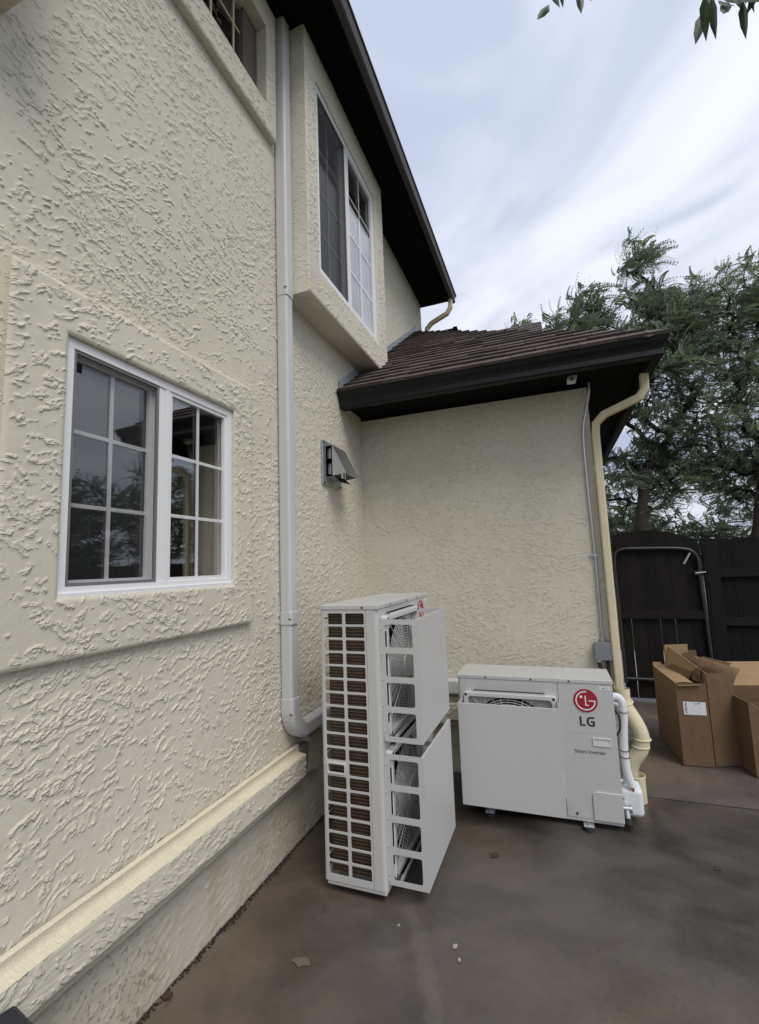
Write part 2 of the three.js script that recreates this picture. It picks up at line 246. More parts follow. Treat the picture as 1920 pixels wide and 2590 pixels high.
// ------------------------------------------------------------------ the house
const house = thing('house', 'cream stucco house with black eaves, white windows and a brown shingled wing', 'house');
const LW = [1.078, 1.988, 1.572, 2.494];                    // lower window opening  (-z0, -z1, y0, y1)
const UW = [1.25, 2.295, 4.655, 5.235];                     // upper window opening
const BW = [2.70, 3.885, 3.70, 5.20];                       // bay window opening
const SOFFIT = 5.48, WING = -3.858, WINGX = 1.917, EAVE = 3.0;
{
  const part = (name, g, m = M.stucco) => mesh(name, g, m, house);
  const hw = { amp: 0.0046 };
  part('wall', relief(0.70, 2.46, 0.56, 3.5, 0.0058, onX(0), { ...hw, holes: [LW] }));
  part('wall', relief(0.70, 2.46, 3.5, SOFFIT, 0.009, onX(0), { ...hw, holes: [UW] }));
  part('wall', relief(2.46, 3.86, 0.56, SOFFIT, 0.0085, onX(0), { ...hw, holes: [[BW[0], 3.86, BW[2], BW[3]]] }));
  part('wall', relief(3.86, 6.35, 2.95, SOFFIT, 0.013, onX(0), { ...hw, holes: [[3.86, BW[1], BW[2], BW[3]]] }));
  part('wall', relief(-3.5, 0.70, 0, SOFFIT, 0.06, onX(0), { amp: 0.004 }));
  part('foundation_wall', relief(0.70, 3.86, 0.0, 0.56, 0.008, onX(-0.004), { amp: 0.004, off: 9 }), M.stuccoLow);
  part('wall', box(-0.16, -0.02, 0, SOFFIT, -6.35, -6.34));
  // the wing
  part('wing_wall', relief(0.0, WINGX, 0.0, EAVE + 0.02, 0.0085, onZ(WING), { amp: 0.0034, map: LACEW, off: 13 }), M.stuccoWing);
  part('wing_wall', relief(3.858, 6.9, 0.0, EAVE + 0.02, 0.03, onX(WINGX), { amp: 0.002, map: LACEW, off: 4 }), M.stuccoWing);

  // base moulding along the foundation: lip, cove, ledge, fascia, sloped underside
  const rough = (u, k) => 0.0032 * (fbm(u * 11 + k * 3, k * 1.7, 3) - 0.5);
  const bands = [[[0.015, 0.555], [0.015, 0.582]], [[0.015, 0.582], [0.024, 0.583], [0.037, 0.578]], [[0.037, 0.578], [0.034, 0.562], [0.035, 0.549], [0.041, 0.5395]], [[0.041, 0.5395], [0.06, 0.5375], [0.083, 0.532]],
    [...Array(19).keys()].map((k) => [0.083, 0.532 - k * 0.00661]), [[0.083, 0.413], [0.056, 0.402], [0.046, 0.394]], [[0.046, 0.394], [0.044, 0.375], [0.042, 0.360]], [[0.042, 0.360], [0, 0.353]]];
  const moulding = (u0, u1, place, cap) => {
    const n = Math.round((u1 - u0) / 0.008), gs = [];
    bands.forEach((rows, bi) => {
      const m = rows.length, pos = [], uv = [], idx = [];
      for (let i = 0; i <= n; i++) { const u = lerp(u0, u1, i / n); rows.forEach(([x, y], j) => { const h = bi === 4 ? LACE.at(u + 1.1, y + 0.7) * 0.004 * (j && j < m - 1 ? 1 : 0) : 0, e = Math.round(x * 1000 + y * 700); pos.push(...place(u, y + (x > 0 ? rough(u, e % 7) : 0), x + h + (x > 0 ? rough(u + 5, e % 7) : 0))); uv.push(u + 1.1, y + 0.7); }); }
      for (let i = 0; i < n; i++) for (let j = 0; j < m - 1; j++) { const q = i * m + j; idx.push(q, q + 1, q + m + 1, q, q + m + 1, q + m); }
      const g = new THREE.BufferGeometry(); g.setAttribute('position', new THREE.Float32BufferAttribute(pos, 3)); g.setAttribute('uv', new THREE.Float32BufferAttribute(uv, 2)); g.setIndex(idx); g.computeVertexNormals(); gs.push(g);
    });
    const rows = bands.flat(); for (const u of cap || []) { const q = rows.map(([x, y]) => place(u, y, x)); gs.push(tri(q, [q.map((_, i) => i)])); }
    return [merge(...gs.filter((_, i) => i !== 4)), gs[4]];
  };
  const dado = ([a, b]) => { part('base_moulding', a, M.ledge); part('moulding_face', b); };
  dado(moulding(0.70, 2.59, (u, y, x) => [x, y, -u], [2.59]));
  dado(moulding(0.02, WINGX + 0.083, (u, y, x) => [u, y, WING + x], [WINGX + 0.083]));
  dado(moulding(3.778, 6.9, (u, y, x) => [WINGX + x, y, -u], []));
  // where the moulding stops the raw grey block edge and a torn strip of render show
  const raw = std([0.2, 0.185, 0.16], 0.95, { bumpMap: sand, bumpScale: 0.004 });
  part('raw_block', hexa([0.0, 0.42, -2.595], [0.045, 0.42, -2.595], [0.045, 0.42, -2.68], [0, 0.42, -2.68], [0.0, 0.555, -2.595], [0.05, 0.555, -2.595], [0.05, 0.565, -2.69], [0, 0.565, -2.69]), raw);
  part('torn_render', hexa([0.0, 0.37, -2.70], [0.035, 0.38, -2.70], [0.03, 0.35, -2.86], [0, 0.35, -2.86], [0.0, 0.60, -2.69], [0.05, 0.59, -2.695], [0.045, 0.585, -2.86], [0, 0.60, -2.86]), M.stuccoLow);

  // raised stucco bands round the windows
  const band = (name, o, hole, x, res, back, extra = {}) => {
    const front = relief(o[0], o[1], o[2], o[3], res, onX(x), { holes: hole ? [hole] : [], amp: 0.0046, fade: 0.014, bevel: 0.006, off: 5, ...extra });
    const b = 0.006, X = x - b + 0.0005, gs = [front];
    const strip = (u0, u1, v0, v1, xi) => { // side walls of the band, a quad strip from x to xi
      const P = (u, v, xx) => [xx, v, -u]; gs.push(tri([P(u0, v0, X), P(u1, v1, X), P(u1, v1, xi), P(u0, v0, xi)], [[0, 1, 2, 3]]));
    };
    strip(o[0], o[1], o[2], o[2], -0.002); strip(o[0], o[1], o[3], o[3], -0.002); strip(o[0], o[0], o[2], o[3], -0.002); strip(o[1], o[1], o[2], o[3], -0.002);
    if (hole) { strip(hole[0], hole[1], hole[2], hole[2], back); strip(hole[0], hole[1], hole[3], hole[3], back); strip(hole[0], hole[0], hole[2], hole[3], back); strip(hole[1], hole[1], hole[2], hole[3], back); }
    return part(name, merge(...gs));
  };
  band('window_surround', [0.885, 2.142, 1.366, 2.668], LW, 0.032, 0.006, -0.1);
  band('window_surround', [1.10, 2.405, 4.468, 5.43], UW, 0.05, 0.008, -0.078);
  // bay that carries the upper window
  const bay = band('bay', [2.535, 4.115, 3.46, SOFFIT - 0.004], BW, 0.2, 0.0085, 0.02);
  bay.userData.label = 'projecting stucco box framing the upstairs window';
  // the next bay, over the photographer's shoulder: only its underside enters the frame
  part('bay', merge(relief(-1.4, 0.83, 3.49, SOFFIT, 0.03, onX(0.2), { amp: 0.004 }), tri([[0, 3.49, -0.83], [0.2, 3.49, -0.83], [0.2, 3.49, 1.4], [0, 3.49, 1.4]], [[0, 1, 2, 3]]), tri([[0, 3.49, -0.83], [0.2, 3.49, -0.83], [0.2, SOFFIT, -0.83], [0, SOFFIT, -0.83]], [[0, 1, 2, 3]]), tri([[0, 3.49, 1.4], [0.2, 3.49, 1.4], [0.2, SOFFIT, 1.4], [0, SOFFIT, 1.4]], [[0, 1, 2, 3]])));

  // rooms behind the windows: closed plaster boxes open only to the glass
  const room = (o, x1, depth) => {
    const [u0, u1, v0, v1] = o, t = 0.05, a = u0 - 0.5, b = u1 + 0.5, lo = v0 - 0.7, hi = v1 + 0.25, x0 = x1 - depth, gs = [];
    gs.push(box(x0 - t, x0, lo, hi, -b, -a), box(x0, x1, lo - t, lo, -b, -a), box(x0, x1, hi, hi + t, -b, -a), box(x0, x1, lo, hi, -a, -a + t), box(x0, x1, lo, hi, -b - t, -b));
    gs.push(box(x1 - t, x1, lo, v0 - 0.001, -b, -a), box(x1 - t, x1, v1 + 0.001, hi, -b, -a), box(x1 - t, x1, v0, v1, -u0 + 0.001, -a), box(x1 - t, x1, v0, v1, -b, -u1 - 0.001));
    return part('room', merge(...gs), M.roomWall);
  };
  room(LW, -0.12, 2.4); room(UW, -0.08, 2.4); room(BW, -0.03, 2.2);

  // sliding windows: outer frame, two sashes, grid, panes, insect screen on the sliding half
  function slider([u0, u1, v0, v1], x, { cols = 2, rows = 3, fw = 0.036, mid = 0.5, screen = M.screen }) {
    const w = new THREE.Group(); w.name = 'window'; house.add(w);
    const F = (a, b, c, d, x0, x1) => box(x0, x1, c, d, -b, -a);
    const e = 0.0015, um = lerp(u0, u1, mid);
    mesh('frame', merge(F(u0 + e, u1 - e, v0 + e, v0 + fw, x - 0.06, x), F(u0 + e, u1 - e, v1 - fw, v1 - e, x - 0.06, x), F(u0 + e, u0 + fw, v0 + fw, v1 - fw, x - 0.06, x - 0.0005), F(u1 - fw, u1 - e, v0 + fw, v1 - fw, x - 0.06, x - 0.0005),
      F(u0 + e, u1 - e, v0 - 0.003, v0 + 0.014, x - 0.02, x + 0.012)), M.vinyl, w);
    mesh('meeting_rail', merge(F(um - 0.03, um + 0.004, v0 + fw, v1 - fw, x - 0.055, x - 0.006), F(um + 0.005, um + 0.03, v0 + fw, v1 - fw, x - 0.055, x - 0.002)), M.vinyl, w);
    const sash = (a, b, xs, sw) => mesh('sash', merge(F(a, b, v0 + fw, v0 + fw + sw, xs - 0.02, xs), F(a, b, v1 - fw - sw, v1 - fw, xs - 0.02, xs), F(a, a + sw, v0 + fw + sw, v1 - fw - sw, xs - 0.02, xs), F(b - sw, b, v0 + fw + sw, v1 - fw - sw, xs - 0.02, xs)), M.vinyl, w);
    const L = [u0 + fw, um - 0.03], R = [um + 0.03, u1 - fw];
    sash(L[0], L[1], x - 0.034, 0.022); sash(R[0], R[1], x - 0.006, 0.017);
    const grid = (a, b, xg, m) => { const lo = v0 + fw + 0.017, hi = v1 - fw - 0.017; for (let i = 1; i < cols; i++) { const u = lerp(a, b, i / cols); mesh('muntin', F(u - m, u + m, lo, hi, xg - 0.006, xg), M.vinyl, w); } for (let j = 1; j < rows; j++) { const v = lerp(lo, hi, j / rows); mesh('muntin', F(a, b, v - m, v + m, xg - 0.0065, xg - 0.0005), M.vinyl, w); } };
    grid(L[0], L[1], x - 0.046, 0.0075); grid(R[0] + 0.017, R[1] - 0.017, x - 0.0185, 0.0075);
    const pane = (a, b, xp) => { const g = tri([[xp, v0 + fw, -a], [xp, v0 + fw, -b], [xp, v1 - fw, -b], [xp, v1 - fw, -a]], [[0, 1, 2, 3]]); return mesh('pane', g, M.glass, w); };
    pane(L[0], L[1], x - 0.043); pane(R[0], R[1], x - 0.016); pane(L[0], L[1], x - 0.055); pane(R[0], R[1], x - 0.030);   // double glazing
    if (screen) {
      const s = 0.012; mesh('screen_frame', merge(F(L[0], L[1], v0 + fw, v0 + fw + s, x - 0.014, x - 0.004), F(L[0], L[1], v1 - fw - s, v1 - fw, x - 0.014, x - 0.004), F(L[0], L[0] + s, v0 + fw + s, v1 - fw - s, x - 0.014, x - 0.004), F(L[1] - s, L[1], v0 + fw + s, v1 - fw - s, x - 0.014, x - 0.004)), std([0.16, 0.165, 0.17], 0.5), w);
      mesh('insect_screen', tri([[x - 0.009, v0 + fw + s, -L[0] - s], [x - 0.009, v0 + fw + s, -L[1] + s], [x - 0.009, v1 - fw - s, -L[1] + s], [x - 0.009, v1 - fw - s, -L[0] - s]], [[0, 1, 2, 3]]), screen, w);
      mesh('latch', F(L[0] + 0.012, L[0] + 0.035, v1 - fw - 0.08, v1 - fw - 0.045, x - 0.013, x - 0.007), M.black, w);
    }
    return w;
  }
  const lw = slider(LW, 0.012, {}); lw.userData.label = 'downstairs slider window with dark insect screen on one half';
  slider(BW, 0.185, { rows: 4, fw: 0.045, mid: 0.47, screen: M.screenDark }).userData.label = 'upstairs slider window set in the projecting box';
  // fixed upstairs window with rippled glass
  const ug = new THREE.Group(); ug.name = 'window'; ug.userData.label = 'deeply recessed upstairs window with rippled glass'; house.add(ug);
  const ripple = M.glass.clone(); ripple.bumpMap = tex(512, 512, (x, y) => { const v = fbm(x * 7, y * 7, 3); return [v, v, v]; }, false, 1); ripple.bumpScale = 0.03;
  const gx = -0.06;
  mesh('pane', tri([[gx, UW[2], -UW[0]], [gx, UW[2], -UW[1]], [gx, UW[3], -UW[1]], [gx, UW[3], -UW[0]]], [[0, 1, 2, 3]]), ripple, ug);
  for (let k = 1; k < 5; k++) mesh('muntin', box(gx - 0.002, gx + 0.006, UW[2], UW[3], -UW[1] + k * 0.205 - 0.006, -UW[1] + k * 0.205 + 0.006), M.smoothPaint, ug);
  for (let k = 1; k < 3; k++) mesh('muntin', box(gx - 0.002, gx + 0.0055, UW[2] + k * 0.2 - 0.006, UW[2] + k * 0.2 + 0.006, -UW[1], -UW[0]), M.smoothPaint, ug);
  // main eave: soffit boards, fascia, gutter
  part('soffit', box(-0.05, 0.43, SOFFIT, SOFFIT + 0.02, -6.42, 3.5), M.black);
  for (let k = 0; k < 2; k++) part('soffit_strip', box(0.20 + k * 0.2, 0.215 + k * 0.2, SOFFIT - 0.005, SOFFIT, -6.42, 3.5), M.black);
  part('fascia', box(0.43, 0.452, SOFFIT - 0.03, SOFFIT + 0.16, -6.44, 3.5), M.black);
  part('gutter', sweep([[0.0, 0.0], [0.045, 0.0], [0.055, 0.012], [0.05, 0.05], [0.062, 0.085], [0.066, 0.1], [0.0, 0.1]], [[0.453, SOFFIT - 0.03, 3.5], [0.453, SOFFIT - 0.03, -6.45]], [1, 0, 0]), M.brownGutter);
  part('drip_edge', box(0.44, 0.53, SOFFIT + 0.072, SOFFIT + 0.082, -6.45, 3.5), M.fasciaEdge);
  part('roof_slab', hexa([0.52, SOFFIT + 0.085, 3.5], [0.52, SOFFIT + 0.085, -6.5], [-4.5, SOFFIT + 3.0, -6.5], [-4.5, SOFFIT + 3.0, 3.5], [0.52, SOFFIT + 0.12, 3.5], [0.52, SOFFIT + 0.12, -6.5], [-4.5, SOFFIT + 3.1, -6.5], [-4.5, SOFFIT + 3.1, 3.5]), M.fasciaEdge);
  // lower eave behind the corner of the main wall
  part('eave', merge(box(-0.3, 0.47, 5.06, 5.10, -8.5, -6.5), box(0.44, 0.50, 4.98, 5.12, -8.5, -6.5)), M.black);
  part('wall', box(-0.4, 0.0, 2.9, 5.06, -8.4, -6.5), M.stucco);
}
const downspout = (name, path, side, label, w = 0.07, d = 0.055) => { const m = mesh(name, sweep(rrect(w, d, 0.012, 2), path, side), M.smoothPaint, house); m.userData.label = label; return m; };
downspout('downspout', [[0.46, SOFFIT - 0.03, -6.33], [0.45, SOFFIT - 0.15, -6.33], [0.40, SOFFIT - 0.23, -6.33], [0.16, SOFFIT - 0.33, -6.33], [0.09, SOFFIT - 0.40, -6.33], [0.08, SOFFIT - 0.5, -6.33], [0.08, 4.6, -6.33]], [0, 0, 1], 'cream downspout elbow at the far end of the upper eave');

// ---- wing roof: front hip face of separate shingles, hip caps, gutters, soffits
{
  const roof = new THREE.Group(); roof.name = 'roof'; house.add(roof); roof.userData.label = 'brown asphalt shingle hip roof over the low wing';
  const X1 = 2.372, Z0 = -3.35, RUN = 2.62, PITCH = 0.683, Y0 = 3.088, rnd = rngOf(77);
  const grit = tex(256, 256, (x, y) => { const v = 0.55 + 0.8 * fbm(x * 80, y * 80, 3); return [v, v, v].map(toS); }, true, 3);
  const tones = [[0.088, 0.066, 0.060], [0.108, 0.083, 0.075], [0.128, 0.099, 0.089], [0.076, 0.058, 0.054], [0.098, 0.076, 0.070], [0.118, 0.094, 0.088]].map((c) => std(c, 0.95, { map: grit, bumpMap: grit, bumpScale: 0.002 }));
  const L = Math.hypot(1, PITCH), E = 0.142 / L, N = 22;      // E: run of one course
  const pt = (x, run, up) => [x, Y0 + run * PITCH + up / L, Z0 - run + up * PITCH / L];
  const xmax = (run) => X1 * (1 - run / RUN);
  for (let k = 0; k < N; k++) {
    const r0 = k * E - (k ? 0 : 0.02), r1 = Math.min(RUN - 0.01, r0 + E * 1.45); if (xmax(r0) < 0.05) break;
    let x = 0.015 - rnd() * 0.2;
    while (x < xmax(r0)) {
      const w = 0.15 + rnd() * 0.2, xa = Math.max(0.012, x), xb = Math.min(x + w - 0.004, xmax(r0)), xbt = Math.min(xb, Math.max(xa, xmax(r1))), th = 0.013 + 0.008 * rnd(), j = (rnd() - 0.5) * 0.012;
      if (xb - xa > 0.012) { const m = mesh('shingle', hexa(pt(xa, r0 + j, 0.0), pt(xb, r0 + j, 0.0), pt(xbt, r1, -0.006), pt(xa, r1, -0.006), pt(xa, r0 + j, th + 0.006), pt(xb, r0 + j, th + 0.006), pt(xbt, r1, 0.001), pt(xa, r1, 0.001)), tones[Math.floor(rnd() * tones.length)], roof); }
      x += w;
    }
  }
  mesh('underlay', tri([pt(0, -0.02, -0.012), pt(X1, -0.02, -0.012), pt(0, RUN, -0.012)], [[0, 1, 2]]), M.black, roof);
  // right-hand hip face, long courses
  const ptR = (z, run, up) => [X1 - run * (X1 / RUN) + up * 0.5, Y0 + run * PITCH + up * 0.8, z];
  for (let k = 0; k < 18; k++) { const r0 = k * E * 1.05, r1 = r0 + E * 1.5, za = Z0 - r0, zt = Z0 - r1; mesh('shingle_course', hexa(ptR(za, r0, 0.002), ptR(-7.5, r0, 0.002), ptR(-7.5, r1, -0.006), ptR(zt, r1, -0.006), ptR(za, r0, 0.014), ptR(-7.5, r0, 0.014), ptR(-7.5, r1, 0.002), ptR(zt, r1, 0.002)), tones[k % tones.length], roof); }
  // hip caps
  const A = V(X1 - 0.02, Y0 + 0.002, Z0 - 0.02), B = V(0, Y0 + RUN * PITCH - 0.012, Z0 - RUN), dir = B.clone().sub(A).normalize(), nf = V(0, 1 / L, PITCH / L), nr = V(PITCH / L, 1 / L, 0);
  const fdir = dir.clone().cross(nf).normalize(), rdir = nr.clone().cross(dir).normalize(); // down-slope in each face, away from the hip
  if (fdir.y > 0) fdir.negate(); if (rdir.y > 0) rdir.negate();
  const len = B.distanceTo(A);
  for (let s = 0.0; s < len - 0.1; s += 0.135) {
    const p0 = A.clone().addScaledVector(dir, s), p1 = A.clone().addScaledVector(dir, Math.min(len, s + 0.2)), up = V(0, 1, 0), w = 0.12 + rnd() * 0.01;
    const q = (p, d, ww, h) => p.clone().addScaledVector(d, ww).addScaledVector(up, h).toArray();
    const e0 = 0.018, e1 = 0.004, t = 0.010;
    mesh('hip_cap', merge(hexa(q(p0, fdir, 0, e0 - t), q(p0, fdir, w, e0 - t), q(p1, fdir, w, e1 - t), q(p1, fdir, 0, e1 - t), q(p0, fdir, 0, e0), q(p0, fdir, w, e0), q(p1, fdir, w, e1), q(p1, fdir, 0, e1)),
      hexa(q(p0, rdir, 0, e0 - t), q(p0, rdir, w, e0 - t), q(p1, rdir, w, e1 - t), q(p1, rdir, 0, e1 - t), q(p0, rdir, 0, e0 + 0.0005), q(p0, rdir, w, e0), q(p1, rdir, w, e1), q(p1, rdir, 0, e1 + 0.0005))), tones[Math.floor(rnd() * tones.length)], roof);
  }
  // small gable behind the hip
  const GZ = -6.05, GY = 4.70, GX = 1.655;
  for (let k = 0; k < 9; k++) { let x = 0.3; while (x < GX) { const w = 0.16 + rnd() * 0.16, xb = Math.min(GX, x + w - 0.004), r0 = k * 0.117, r1 = r0 + 0.17; const P = (xx, r, up) => [xx, GY - r * PITCH + up, GZ + r + up * 0.6];
    mesh('shingle', hexa(P(x, r1, -0.01), P(xb, r1, -0.01), P(xb, r0, -0.016), P(x, r0, -0.016), P(x, r1, 0.01), P(xb, r1, 0.01), P(xb, r0, 0), P(x, r0, 0)), tones[Math.floor(rnd() * tones.length)], roof); x += w; } }
  mesh('gable_end', tri([[GX - 0.01, GY - 0.02, GZ], [GX - 0.01, GY - 1.4, GZ + 2], [GX - 0.01, GY - 1.4, GZ - 2]], [[0, 1, 2]]), tones[1], roof);
  mesh('gable_slope', hexa([0.3, GY - 0.02, GZ], [GX, GY - 0.02, GZ], [GX, GY - 1.4, GZ - 2], [0.3, GY - 1.4, GZ - 2], [0.3, GY, GZ], [GX, GY, GZ], [GX, GY - 1.38, GZ - 2], [0.3, GY - 1.38, GZ - 2]), tones[2], roof);
  // step flashing along the wall
  for (let k = 0; k < 15; k++) { const r = 0.02 + k * 0.175; if (r > 0.42 && r < 0.78) continue; const x = 0.014; mesh('flashing', hexa([x - 0.004, Y0 + r * PITCH - 0.02, Z0 - r], [x, Y0 + r * PITCH - 0.02, Z0 - r], [x, Y0 + (r + 0.17) * PITCH - 0.02, Z0 - r - 0.17], [x - 0.004, Y0 + (r + 0.17) * PITCH - 0.02, Z0 - r - 0.17], [x - 0.004, Y0 + r * PITCH + 0.085, Z0 - r], [x, Y0 + r * PITCH + 0.085, Z0 - r], [x, Y0 + (r + 0.17) * PITCH + 0.085, Z0 - r - 0.172], [x - 0.004, Y0 + (r + 0.17) * PITCH + 0.085, Z0 - r - 0.172]), M.flash, roof); }
  mesh('flashing', box(0.014, 0.2, 3.35, 3.40, -3.93, -3.90), M.black, roof);

  const gp = [[0, 0], [0.055, 0], [0.066, 0.01], [0.062, 0.045], [0.07, 0.07], [0.09, 0.095], [0.1, 0.125], [0.1, 0.14], [0.0, 0.14]];   // ogee gutter: out, up
  const gut = mesh('gutter', sweep(gp.map(([a, b]) => [b, -a]), [[0.012, 2.948, Z0 - 0.085], [X1 - 0.085, 2.948, Z0 - 0.085], [X1 - 0.085, 2.948, -7.4]], [0, 1, 0]), M.blackGutter, house);
  gut.userData.label = 'black ogee gutter along the wing eaves';
  mesh('fascia', merge(box(0.01, X1 - 0.09, 2.95, 3.09, Z0 - 0.11, Z0 - 0.087), box(X1 - 0.11, X1 - 0.087, 2.951, 3.09, -7.4, Z0 - 0.112)), M.black, house);
  mesh('soffit', merge(box(0.008, X1 - 0.112, EAVE, EAVE + 0.015, WING - 0.3, Z0 - 0.112), box(WINGX - 0.02, X1 - 0.113, EAVE + 0.0005, EAVE + 0.0155, -7.4, WING - 0.3)), M.black, house);
  mesh('soffit_trim', merge(box(WINGX + 0.006, WINGX + 0.03, EAVE - 0.05, EAVE - 0.001, -7.4, WING + 0.03), box(0.01, WINGX + 0.03, EAVE - 0.03, EAVE - 0.001, WING + 0.008, WING + 0.028)), M.black, house);
}
downspout('downspout', [[2.285, 2.95, -3.70], [2.28, 2.84, -3.70], [2.24, 2.785, -3.70], [2.01, 2.71, -3.76], [1.953, 2.66, -3.80], [1.945, 2.58, -3.815], [1.945, 0.66, -3.815]], [0, 0, 1], 'cream downspout on the corner of the wing with a kinked foot', 0.06, 0.056);
{
  const r = 0.05, m = mesh('downspout_foot', tube([[1.955, 0.72, -3.77], [1.96, 0.62, -3.765], [2.02, 0.50, -3.74], [2.045, 0.42, -3.735], [2.035, 0.34, -3.735], [1.975, 0.24, -3.745], [1.955, 0.17, -3.75], [1.97, 0.05, -3.76]], r, 14, 40), M.smoothPaint, house);
  for (const y of [[2.048, 0.40, -3.735], [2.035, 0.35, -3.735], [1.963, 0.635, -3.765]]) { const t = new THREE.TorusGeometry(r * 1.03, 0.006, 6, 20); t.rotateX(Math.PI / 2 + (y[1] > 0.6 ? 0.3 : 0)); t.translate(...y); mesh('crimp', t, M.smoothPaint, house); }
}

// ------------------------------------------------------------------ gate and fence
{
  const FZ = -6.2, rnd = rngOf(31), grain = tex(256, 512, (x, y) => { const v = 0.75 + 0.5 * (fbm(x * 22, y * 3, 3) - 0.5) + 0.25 * (fbm(x * 60, y * 9, 2) - 0.5); return [v, v, v].map(toS); }, true, 1.3);
  const paints = [[0.013, 0.0112, 0.0102], [0.016, 0.0133, 0.0118], [0.011, 0.0095, 0.0088]].map((c) => new THREE.MeshPhysicalMaterial({ color: col(...c), roughness: 0.75, specularIntensity: 0.35, side: THREE.DoubleSide, map: grain, bumpMap: grain, bumpScale: 0.002 }));
  const board = (x0, x1, y0, yl, yr, z, ogee = 0, lean = 0) => { const s = new THREE.Shape(); s.moveTo(x0, y0); s.lineTo(x1, y0); s.lineTo(x1 + lean * 0.25, y0 + 0.9); s.lineTo(x1 + lean, Math.min(yr, y0 + 1.05)); s.lineTo(x1 + lean, yr); if (ogee) s.quadraticCurveTo((x0 + x1) / 2, (yl + yr) / 2 + ogee, x0, yl); else s.lineTo(x0, yl); s.lineTo(x0, y0); const g = extrude(s, 0.018, 0.0015, 5); g.translate(0, 0, z - 0.018); return g; };
  const gate = thing('gate', 'dark brown board gate with an arched top and a round steel tube frame', 'gate', [2.255, 0, FZ]);
  const arch = (x) => 1.905 + 0.045 * Math.sin(Math.min(1, (x + 0.05) / 0.7) * Math.PI * 0.75) - 0.13 * Math.pow(Math.max(0, x - 0.3) / 0.58, 2);
  const cuts = [0.0, 0.128, 0.272, 0.424, 0.574, 0.724, 0.868]; // board joints
  for (let k = 0; k < 6; k++) { const g = [0.011, 0.005, 0.011, 0.009, 0.004, 0][k], x0 = cuts[k] + 0.001, x1 = cuts[k + 1] - g, tilt = (rnd() - 0.5) * 0.004; mesh('board', board(x0, x1 + tilt, 0.035, arch(x0), arch(x1), 0, 0, Math.max(0, g - 0.002)), paints[k % 3], gate); }
  mesh('tube_frame', merge(tube([[0.0, 0.2, 0.035], [0.0, 1.0, 0.035], [0.0, 1.62, 0.035], [0.02, 1.70, 0.035], [0.09, 1.735, 0.035], [0.3, 1.735, 0.035], [0.72, 1.71, 0.035], [0.80, 1.68, 0.035], [0.845, 1.6, 0.035], [0.85, 1.4, 0.035], [0.862, 0.9, 0.035], [0.868, 0.2, 0.035]], 0.019, 10, 90), bar([0.0, 0.25, 0.035], [0.868, 0.25, 0.035], 0.019, 10)), M.fenceTube, gate);
  mesh('rail', rbox(0.02, 0.845, 0.925, 1.015, 0.001, 0.038, 0.003), paints[1], gate);
  mesh('rail', rbox(0.02, 0.83, 1.70, 1.78, 0.001, 0.02, 0.003), paints[0], gate);
  const hd = mesh('latch', rbox(0.79, 0.87, 1.41, 1.455, 0.02, 0.06, 0.004), M.fenceTube, gate);
  mesh('latch_bar', bar([0.80, 1.435, 0.066], [0.90, 1.445, 0.066], 0.006), M.steel, hd);
  mesh('brace_clip', bar([0.70, 1.54, 0.05], [0.77, 1.66, 0.05], 0.012), M.galv, gate);
  const hinge = thing('fence_post', 'dark post between the wing wall and the gate', 'post', [2.17, 0, FZ]); mesh('post', rbox(-0.06, 0.06, -0.11, 1.85, -0.07, 0.05, 0.006), paints[0], hinge); mesh('filler_board', board(-0.25, -0.065, 0.02, 1.85, 1.85, 0), paints[1], hinge);
  const fence = thing('fence', 'dark brown board fence with scalloped tops running on from the gate', 'fence', [3.17, 0, FZ]);
  mesh('post', rbox(0.0, 0.12, -0.11, 1.77, -0.05, 0.05, 0.006), paints[0], fence);
  let x = -0.005; for (let k = 0; k < 36; k++) { const w = 0.137 + rnd() * 0.006, top = 1.815 + (rnd() - 0.5) * 0.012; mesh('board', board(x, x + w, 0.03, top - 0.012, top - 0.012, -0.052, 0.03), paints[Math.floor(rnd() * 3)], fence); x += w + (k % 3 === 1 ? 0.006 : 0.002); }
  for (const y of [0.22, 0.85, 1.38]) mesh('rail', rbox(0.12, x, y, y + 0.085, -0.05, -0.012, 0.003), paints[1], fence);
  for (const px of [2.5, 4.9]) mesh('post', rbox(px, px + 0.1, -0.11, 1.77, -0.01, 0.08, 0.006), paints[0], fence);
}

// ------------------------------------------------------------------ trees
const leafMats = [[0.175, 0.235, 0.125], [0.14, 0.20, 0.125], [0.20, 0.26, 0.12]].map((c) => new THREE.MeshPhysicalMaterial({ color: col(...c), roughness: 0.95, transmission: 0.5, thickness: 0, side: THREE.DoubleSide }));
function frond(n, len, lw, ll, droop) { // pinnate leaf: leaflets in pairs along a drooping stalk, along +x
  const gs = []; const P = (s) => V(len * s, -droop * len * s * s, 0);
  for (let k = 0; k < n; k++) { const s = 0.12 + 0.88 * k / (n - 1), p = P(s), sz = ll * (0.65 + 0.35 * Math.sin(s * 3.0));
    for (const d of [-1, 1]) { const tip = p.clone().add(V(sz * 0.45, -sz * 0.22, d * sz)), m = p.clone().lerp(tip, 0.5), w = V(lw, 0, -d * lw * 0.4); gs.push(tri([p.toArray(), m.clone().add(w).toArray(), tip.toArray(), m.clone().sub(w).toArray()], [[0, 1, 2, 3]])); } }
  gs.push(tri([[0, 0.002, 0], [len, -droop * len + 0.002, 0.002], [len, -droop * len, -0.002], [0, -0.002, 0]], [[0, 1, 2, 3]]));
  return merge(...gs);
}
const fronds = [frond(9, 0.22, 0.0145, 0.042, 0.8), frond(8, 0.18, 0.014, 0.040, 1.2)];
